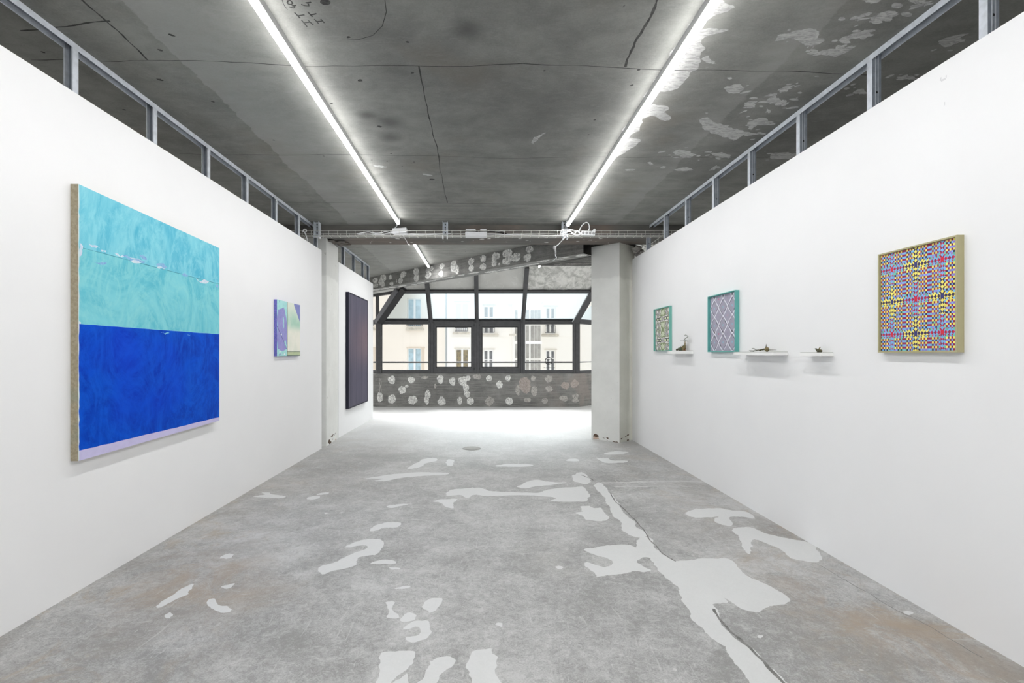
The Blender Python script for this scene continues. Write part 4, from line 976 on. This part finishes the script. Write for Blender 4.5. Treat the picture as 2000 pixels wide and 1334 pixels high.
def vary(c, a=.12): k = 1+rg.uniform(-a, a); return tuple(min(1, v*k) for v in c)
def cell3(i, j):
    NB = 16; bi, bj = i//NB, j//NB; u, v = i-bi*NB, j-bj*NB; blue = (bi+bj) % 2 == 1
    au, av = (u if u < 8 else 15-u), (v if v < 8 else 15-v)      # 7 = on the axis, 0 = block rim
    if au == 7 and av == 7: return NV_ if blue else RD
    hi = YE if blue else SK; dk = DP if blue else (MR if (au+av) % 4 else RD)
    if au == 7 or av == 7:
        # pairs of cells make one large cell crossed into four triangles
        if au == 7: lo = av % 2 == 0; side = (u == 7) == (v < 8); k = '/' if (u == 7) == (v % 2 == 0) else '\\'
        else: lo = au % 2 == 0; k = '/' if (v == 7) == (u % 2 == 0) else '\\'
        first, second = (vary(hi), vary(dk)) if au == 7 else (vary(dk), vary(hi))
        if k == '/':   # (A,C,B) lies below the diagonal, (A,D,C) above
            low_is_tb = (u % 2 == 1) if au == 7 else (u % 2 == 0)
            low_is_tb = (v % 2 == 0)
            return (first, second, '/') if low_is_tb else (second, first, '/')
        return (first, second, '\\') if v % 2 == 0 else (second, first, '\\')
    if min(7-au, 7-av) == 1 and (au+av) % 2 == 0: return (vary(hi), vary(dk), '/' if (u < 8) == (v < 8) else '\\')
    if min(7-au, 7-av) == 1: return vary(hi if (au+av) % 4 == 1 else (SK if blue else LG))
    if au == 0 and bi in (0, 1) and u == 15: return vary(MR if j % 2 else SK)
    if (u+v) % 2 == 0: return vary(YE if v % 2 else SK) if rg.random() > .05 else vary(LG)
    r = rg.random()
    return vary(MR if v % 2 else (DP if r < .4 else MR if r < .85 else PK))
tray_frame('largest framed grid of tiny yellow, blue and crimson squares, olive frame', 2.037, 2.1056, 2.527, 1.206, 1.712, .007, .009, srgb(172,166,130), (48, 48), cell3)
# middle one: lattice of diamonds
BLK, PUR, OFF, CY_, PI_ = srgb(40,40,66), srgb(96,74,116), srgb(208,206,222), srgb(140,200,220), srgb(190,60,110)
def cell2(i, j):
    nu, nv = 66, 78; x = (i+.5)/nu*3.0; y = (j+.5)/nv*3.18+.02
    def dia(x, y): return abs((x % 1)-.5)*2+abs((y % 1)-.5)*2
    d = dia(x, y); main = d < 1.0
    if not main: d = dia(x+.5, y+.5)
    ck = (i+j) % 2
    if main:
        if d > .84: return vary(srgb(26,26,40), .2) if d < .94 else vary(srgb(222,222,230), .04)
        if d < .14: return vary(CY_, .1)
    elif d > .87: return vary(srgb(222,222,230), .04)
    elif d < .12: return vary(PI_ if (int(x+.5)+int(y+.5)) % 2 else PUR, .2)
    ring_ = int(d*9) % 2
    return vary(OFF, .06) if ck else vary(srgb(92,72,108) if ring_ else BLK, .3)
tray_frame('middle-sized framed diamond lattice in grey and purple, teal frame', 2.032, 3.954, 4.437, 1.215, 1.716, .007, .022, srgb(98,170,164), (66, 78), cell2)
KG, KD, KP, KO = srgb(176,196,140), srgb(40,44,40), srgb(120,96,130), srgb(222,220,214)
def cell1(i, j):
    nu, nv = 40, 64; a = abs(i-19.5)/20; b = abs(j-31.5)/32      # mirrored both ways
    p, q = abs(a-.5)*2, abs(b-.52)*2
    if q < .15 and p < .46: return vary(KD, .1) if p < .11 or q > .10 else vary(srgb(214,220,190), .05)
    if q < .30 and p < .42 and p < (q-.08)*2.2: return vary(KO, .05)
    w = math.sin(p*9+q*5)+math.cos(q*11-p*4)
    ck = (i+j) % 2
    if a < .26 and abs(b-.5) > .14: return vary(KG, .15) if ck == 0 else (vary(KD, .3) if w > .2 else vary(KO, .08))
    if w > .9: return vary(KO, .06)
    if w > .2: return vary(KP, .2) if ck else vary(KO, .08)
    if w > -.6: return vary(KD, .3) if ck else vary(KO, .08)
    return vary(KG, .1) if ck else vary(KP, .2)
tray_frame('smallest framed mirrored green and purple pattern, teal frame', 2.038, 5.368, 5.863, 1.230, 1.729, .007, .020, srgb(118,184,172), (40, 64), cell1)

# ================================================================ SHELVES
def shelf(label, y0, y1, dep, z1, th=.033):
    bm = bmesh.new(); x0 = WR-dep; x1 = WR-.0005
    box(bm, x0, x1, y0, y1, z1-th, z1-.004); box(bm, x0+.004, x1, y0+.004, y1-.004, z1-.004, z1, 1)  # thin grey top layer stands for a shadow line
    o = tag(obj('wall_shelf', bm, [M['white_lacquer'], plain('shelf_top', (.42, .43, .39), .6, var=.02)], bevel=0), label, 'shelf'); return o
Z1, Z2, Z3 = 1.232, 1.215, 1.209
shelf('short white wall shelf by the smallest frame, carrying the tall figurine', 4.824, 5.30, .075, Z1)
shelf('longest white wall shelf, carrying the twig sculpture', 3.3215, 3.85, .10, Z2, .026)
shelf('short white wall shelf left of the largest frame, carrying the dark knot', 2.889, 3.09, .075, Z3, .022)
M['bronze'] = brushy('aged_bronze', srgb(120,104,74), srgb(150,132,96), srgb(84,96,76), 40)
M['verdi'] = brushy('green_bronze', srgb(80,92,76), srgb(110,118,92), srgb(50,54,48), 50)
M['rustb'] = brushy('rusty_bronze', srgb(110,70,52), srgb(134,92,66), srgb(80,50,40), 50)
M['darkb'] = brushy('dark_bronze', srgb(48,50,44), srgb(78,80,66), srgb(120,114,84), 60)
M['silv'] = brushy('weathered_silver', srgb(150,152,146), srgb(178,180,174), srgb(110,112,106), 40)
# figurine 1, measured in crop [1310,640] at 22.24x ; plane x = 2.03
X1 = 2.032
G = lambda x, y, dx=0: on_x(1310+x/22.24, 640+y/22.24, X1)+Vector((dx, 0, 0))
ZB = G(0, 0)
def Gz(x, y, dx=0):
    p = G(x, y, dx); return p
t = thing('figurine', 'tiny green and ochre long-necked figurine on the short shelf by the smallest frame', 'sculpture', (X1, G(500, 1000).y, Z1))
bm = bmesh.new(); sc = .0055
tube(bm, spline([Gz(560,960), Gz(600,870), Gz(618,760), Gz(622,660), Gz(622,590)]), [.016]*8+[.010]*8+[.006]*8+[.0045]*9, 10); blob(bm, Gz(560,900), (.014, .022, .018), 2, .3); blob(bm, Gz(520,850), (.012, .016, .015), 5, .3)
obj('body', bm, M['bronze'], t)
bm = bmesh.new(); blob(bm, Gz(440,940), (.013, .026, .017), 4, .4); blob(bm, Gz(380,900), (.010, .02, .010), 8, .5)
for a in ((430,800),(480,780),(540,740),(520,830),(570,770)): tube(bm, [Gz(a[0]+25, a[1]+70), Gz(*a)], [.006, .0015], 6)
tube(bm, spline([Gz(430,960), Gz(430,1000), Gz(440,1026)]), [.006]*17, 8)
obj('spined_back', bm, M['verdi'], t)
bm = bmesh.new()
for pts in ([(400,900),(330,920),(260,925),(235,965)], [(390,960),(320,960),(250,1000),(255,1025)], [(380,990),(330,1010),(290,1030)], [(360,940),(290,950),(262,990)]): tube(bm, spline([Gz(*p) for p in pts], 5), .0045, 7)
obj('tail', bm, M['darkb'], t)
bm = bmesh.new()
for pts in ([(540,940),(530,980),(545,1028)], [(600,930),(625,980),(605,1022)], [(570,960),(575,1000),(580,1028)]): tube(bm, spline([Gz(*p) for p in pts], 5), .006, 8)
blob(bm, Gz(580,950), (.012, .018, .010), 9, .3)
obj('foot', bm, M['rustb'], t)
bm = bmesh.new(); tube(bm, spline([Gz(625,600), Gz(610,560), Gz(590,520), Gz(640,470), Gz(690,430), Gz(745,390), Gz(700,345), Gz(640,320), Gz(615,340)], 6), .0042, 8)
tube(bm, spline([Gz(430,570), Gz(540,578), Gz(640,545), Gz(740,545)], 5), .0022, 6); tube(bm, spline([Gz(640,560), Gz(700,600), Gz(745,600)], 5), .0022, 6)
obj('curling_head', bm, M['silv'], t)
# twig sculpture, crop [1430,640] at 9.09x
X2 = 2.018
G2 = lambda x, y, dx=0: on_x(1430+x/9.09, 640+y/9.09, X2)+Vector((dx, 0, 0))
t = thing('figurine', 'twig-like bronze flower lying on the longest shelf', 'sculpture', (X2, G2(600, 400).y, Z2))
bm = bmesh.new(); p = G2(617, 388); blob(bm, (p.x, p.y, Z2+.0165), (.014, .016, .0165), 3, .12)
obj('seed_head', bm, M['bronze'], t)
bm = bmesh.new(); tube(bm, spline([G2(590,380), G2(540,388), G2(500,400), G2(470,396), G2(430,402)], 6), [.006]*8+[.0045]*8+[.0035]*9, 8); blob(bm, G2(500,398), (.006, .012, .006), 5, .3)
tube(bm, [G2(598,365), G2(603,330), G2(606,290)], [.004, .0025, .001], 7); tube(bm, [G2(640,396), G2(700,394), G2(785,394)], [.003, .002, .001], 7)
obj('stem', bm, M['darkb'], t)
bm = bmesh.new()
for pts, dx in (([(440,402),(390,378),(350,370)], 0), ([(440,402),(380,405),(315,405)], -.006), ([(440,402),(400,412),(360,424)], .004), ([(440,400),(400,368),(380,370)], -.012), ([(430,404),(385,416),(345,418)], -.01)):
    tube(bm, spline([G2(*pts[0]), G2(*pts[1], dx/2), G2(*pts[2], dx)], 5), [.0028]*5+[.0022]*6, 6)
obj('twigs', bm, M['silv'], t)
# dark knot, same crop
X3 = 2.03
G3 = lambda x, y, dx=0: on_x(1430+x/9.09, 640+y/9.09, X3)+Vector((dx, 0, 0))
t = thing('figurine', 'small dark knotted bronze on the shelf left of the largest frame', 'sculpture', (X3, G3(1540, 400).y, Z3))
bm = bmesh.new(); p = G3(1535, 405); blob(bm, (p.x, p.y, Z3+.009), (.009, .014, .009), 3, .5); p = G3(1568, 405); blob(bm, (p.x, p.y, Z3+.008), (.009, .010, .008), 7, .5); obj('body', bm, M['darkb'], t)
bm = bmesh.new(); tube(bm, spline([G3(1515,410), G3(1495,385), G3(1475,375)], 6), [.006]*6+[.0035]*7, 8); blob(bm, G3(1490,378), (.004, .007, .004), 4, .4); obj('head', bm, M['darkb'], t)
bm = bmesh.new(); tube(bm, spline([G3(1530,395), G3(1548,370), G3(1562,345)], 6), [.004]*6+[.003]*7, 8); tube(bm, spline([G3(1550,385), G3(1568,395), G3(1585,405)], 6), .003, 7); obj('loop', bm, M['bronze'], t)

# ================================================================ CABLE TRAY, CABLES, SOCKETS
TY0, TY1 = 5.93, 6.06; TZ0, TZ1 = 2.636, 2.690
t = thing('cable_tray', 'long wire cable tray running across under the beam', 'cable tray', (0, TY0, TZ0))
r = .0026
for y, zc in ((TY0, TZ1), (TY0, TZ0), (TY0+.043, TZ0), (TY0+.086, TZ0), (TY1, TZ0), (TY1, TZ1)):
    bm = bmesh.new(); tube(bm, [(-3.2, y, zc), (3.4, y, zc)], r, 6); obj('lengthwise_wire', bm, M['tray'], t)
def wire_part(name, segs, t, first=None):
    bm = bmesh.new()
    for p in segs: tube(bm, p, r*.95, 5)
    return obj(name, bm, M['tray'], t)
w0 = wire_part('cross_wire', [[(-3.15, TY0, TZ1), (-3.15, TY0, TZ0), (-3.15, TY1, TZ0), (-3.15, TY1, TZ1)]], t)
for k in range(1, 62):
    c = w0.copy(); C.objects.link(c); c.location.x = k*.1065
def P6(px, py, d=6.0): return on_y(px, py, d)
for px, lo in ((620, 2.62), (870, 2.60), (1102, 2.62)):
    x = P6(px, 450).x; bm = bmesh.new()
    box(bm, x-.030, x-.026, TY0+.02, TY1-.02, TZ0-.005, HC-.001); box(bm, x+.026, x+.030, TY0+.02, TY1-.02, TZ0-.005, HC-.001); box(bm, x-.026, x+.026, TY0+.062, TY0+.066, TZ0+.01, HC-.001)
    for k in range(4): box(bm, x-.006, x+.006, TY0+.058, TY0+.0615, TZ0+.03+k*.035, TZ0+.05+k*.035, 1)
    for s in (-1, 1): box(bm, x+s*.026-.006, x+s*.026+.006, TY0-.01, TY0+.03, lo-.005, TZ0-.004, 2)
    obj('hanger_bracket', bm, [M['galv'], M['hole'], M['white_plastic'] if px == 870 else M['galv']], t)
# tray branch going back along the right wall
t = thing('cable_tray', 'narrow wire tray branch running back between the right column and wall', 'cable tray', (2.3, 6.1, 2.6))
for x, zc in ((2.20, 2.60), (2.26, 2.60), (2.32, 2.60), (2.38, 2.60), (2.20, 2.65), (2.38, 2.65)):
    bm = bmesh.new(); tube(bm, [(x, 6.10, zc), (x+.1, 9.5, zc)], .003, 6); obj('lengthwise_wire', bm, M['tray'], t)
w0 = wire_part('cross_wire', [[(2.20, 6.15, 2.65), (2.20, 6.15, 2.60), (2.38, 6.15, 2.60), (2.38, 6.15, 2.65)]], t)
for k in range(1, 30):
    c = w0.copy(); C.objects.link(c); c.location.x = k*.0033; c.location.y = k*.11
def cable(label, pts, r=.0045, mat='white_plastic', n=7, cat='cable', name='power_cable'):
    bm = bmesh.new(); tube(bm, spline(pts, n), r, 8); return tag(obj(name, bm, M[mat]), label, cat)
# socket boxes on the tray
def strip_box(label, px0, px1, py0, py1, y0, y1, tilt=0, sockets=True):
    a, b = P6(px0, py1, (y0+y1)/2), P6(px1, py0, (y0+y1)/2); c = (a+b)/2
    t = thing('power_strip', label, 'power strip', (c.x, y0, a.z))
    bm = bmesh.new(); box(bm, a.x, b.x, y0, y1, a.z, b.z)
    if tilt: bmesh.ops.rotate(bm, verts=bm.verts, cent=c, matrix=Matrix.Rotation(tilt, 3, 'Y'))
    obj('casing', bm, M['white_plastic'], t, bevel=.004)
    if sockets:
        n = 4
        for i in range(n):
            bm = bmesh.new(); x = a.x+(b.x-a.x)*(i+.5)/n; zc = c.z-math.tan(tilt)*(x-c.x)
            tube(bm, [(x, y0-.0005, zc), (x, y0+.003, zc)], min(.016, (b.z-a.z)*.33), 16); obj('socket', bm, M['grey_plastic'], t)
    return t
strip_box('white connection box tipped on the tray below the left tube', 768, 795, 447, 457, TY0+.01, TY1-.01, -.07, False)
t = strip_box('wide white junction box in the middle of the tray', 909, 951, 455, 462.5, TY0-.012, TY1-.02, 0, False)
bm = bmesh.new(); a, b = P6(910, 453), P6(929, 449.5); box(bm, a.x, b.x, TY0+.02, TY0+.06, a.z, b.z); a, b = P6(938, 453), P6(950, 449.5); box(bm, a.x, b.x, TY0+.02, TY0+.06, a.z, b.z); obj('lid', bm, M['white_plastic'], t)
t = strip_box('white power strip with a looping lead at the right of the tray', 1135, 1161.5, 452.5, 460.5, TY0-.012, TY0+.05, .05)
bm = bmesh.new(); tube(bm, [P6(1150,453,5.95), P6(1150.5,447,5.95)], [.012, .007], 10); tube(bm, [P6(1157,455,5.93), P6(1160,448,5.93)], [.011, .007], 10); obj('plug', bm, M['white_plastic'], t)
q = lambda lst, d=5.95: [P6(x, y, d) for x, y in lst]
cable('white lead dropping from the end of the left tube to the tray', [Vector((-1.010, 5.81, 2.775))]+q([(775,441),(770,447),(765,453),(768,456)]), .006)
cable('slack white cable lying along the left of the tray', q([(697,457),(707,455),(720,453),(732,455.5),(744,455),(752,452.5),(762,454.5),(775,457),(800,457),(835,458),(880,456.5)]), .0055)
cable('second white cable woven along the left of the tray', q([(700,458),(720,457.5),(745,458.5),(765,455),(790,458.5),(850,457)], 5.97), .0045)
cable('dark cable running behind the middle junction box', q([(925,453),(940,452),(960,452.5),(980,455),(990,457)], 6.0), .007, 'black_plastic')
cable('grey cable bundle end right of the middle junction box', q([(952,452),(962,451),(972,452),(980,450.5),(985,453)], 6.02), .008, 'grey_plastic')
cable('long white cable laid from the middle of the tray to the right', q([(952,457),(1000,458.5),(1050,459.5),(1095,460),(1112,457),(1122,453),(1130,452)], 5.97), .005)
cable('lead from the end of the right tube to the tray', [Vector((1.020, 5.90, 2.775))]+q([(1105,440),(1101,447),(1098,452)]), .004, 'grey_plastic')
cable('white cable arching up from the tray below the right tube', q([(1095,456),(1097,449),(1106,447.5),(1118,449),(1128,453),(1135,458)]), .006)
cable('white cable wound loosely on the tray right of the tube', q([(1094,458),(1104,455),(1113,452),(1122,457),(1128,451),(1134,457),(1126,459.5),(1116,456)], 5.93), .006)
cable('tall loop of white lead above the power strip', q([(1131.5,454),(1133,447),(1138,439),(1145,434.5),(1150,438),(1151.5,448)]), .0065)
cable('small loop of white lead at the strip end', q([(1158,456),(1160,449),(1162,448),(1162,453)], 5.93), .0065)
t = thing('hanging_connector', 'white lead with a grey inline connector hanging right of the tray middle', 'cable', P6(1088, 480))
bm = bmesh.new(); tube(bm, spline(q([(1112,458),(1104,462),(1098,469),(1090,478),(1086,481)], 6.0)+q([(1084.5,492),(1085,500)], 6.0), 6), .005, 8); tube(bm, spline([P6(1085,500,6.0), P6(1087,503,6.3), P6(1083,507,6.7), P6(1080,509,6.95)], 6), .005, 8); obj('lead', bm, M['white_plastic'], t)
bm = bmesh.new(); tube(bm, q([(1084,480.5),(1082.5,484),(1085,491),(1085,497)], 6.0), [.014, .017, .011, .009], 10); obj('connector', bm, M['grey_plastic'], t)
bm = bmesh.new(); tube(bm, q([(1098,469),(1103,463),(1106,461)], 5.98), [.009, .014, .011], 8); tube(bm, q([(1107,468),(1109,463)], 5.98), [.009, .009], 8); obj('plug', bm, M['white_plastic'], t)
cable('white cord from the tray middle down to the far tube light', [P6(787,460,6.0), P6(793,469,6.3), P6(799,478,6.74), Vector((-1.003, 6.97, 2.80))], .0045)
t = cable('white hooked wire standing above the far end of the long left wall', q([(590,452),(597,453),(598,449),(594,448),(592,452),(596,456),(601,471)], 5.9), .0065)
bm = bmesh.new(); tube(bm, [P6(612,458.5,6.0), P6(626,465,6.0)], .012, 8); tag(obj('tray_splice', bm, M['white_plastic']), 'short bright bar under the tray by the left column', 'bracket')
for i, lst in enumerate(([(1228,466),(1245,474),(1262,482),(1290,488)], [(1232,462),(1250,470),(1268,478),(1285,492)], [(1255,480),(1253,486),(1250,492)])):
    cable(['sagging white cable behind the right wall top', 'second pale cable behind the right wall top', 'short drooping wire by the right column head'][i], q(lst, 6.9 if i < 2 else 6.95), .006, 'tray')

# ================================================================ CAMERA
cam = bpy.data.cameras.new('camera'); co = bpy.data.objects.new('camera', cam); C.objects.link(co)
co.location = (0, 0, EYE); co.rotation_euler = (PI/2, 0, 0)
cam.sensor_width = 36; cam.lens = F/2000*36; cam.shift_x = (1000-CX)/2000; cam.shift_y = -(667-CY)/2000
cam.clip_start = .05; cam.clip_end = 200
bpy.context.scene.camera = co
sc = bpy.context.scene
sc.view_settings.view_transform = 'Standard'; sc.view_settings.look = 'None'; sc.view_settings.exposure = 0
sc.cycles.max_bounces = 10; sc.cycles.diffuse_bounces = 6; sc.cycles.transparent_max_bounces = 12
sc.cycles.use_denoising = True; sc.cycles.sample_clamp_indirect = 6
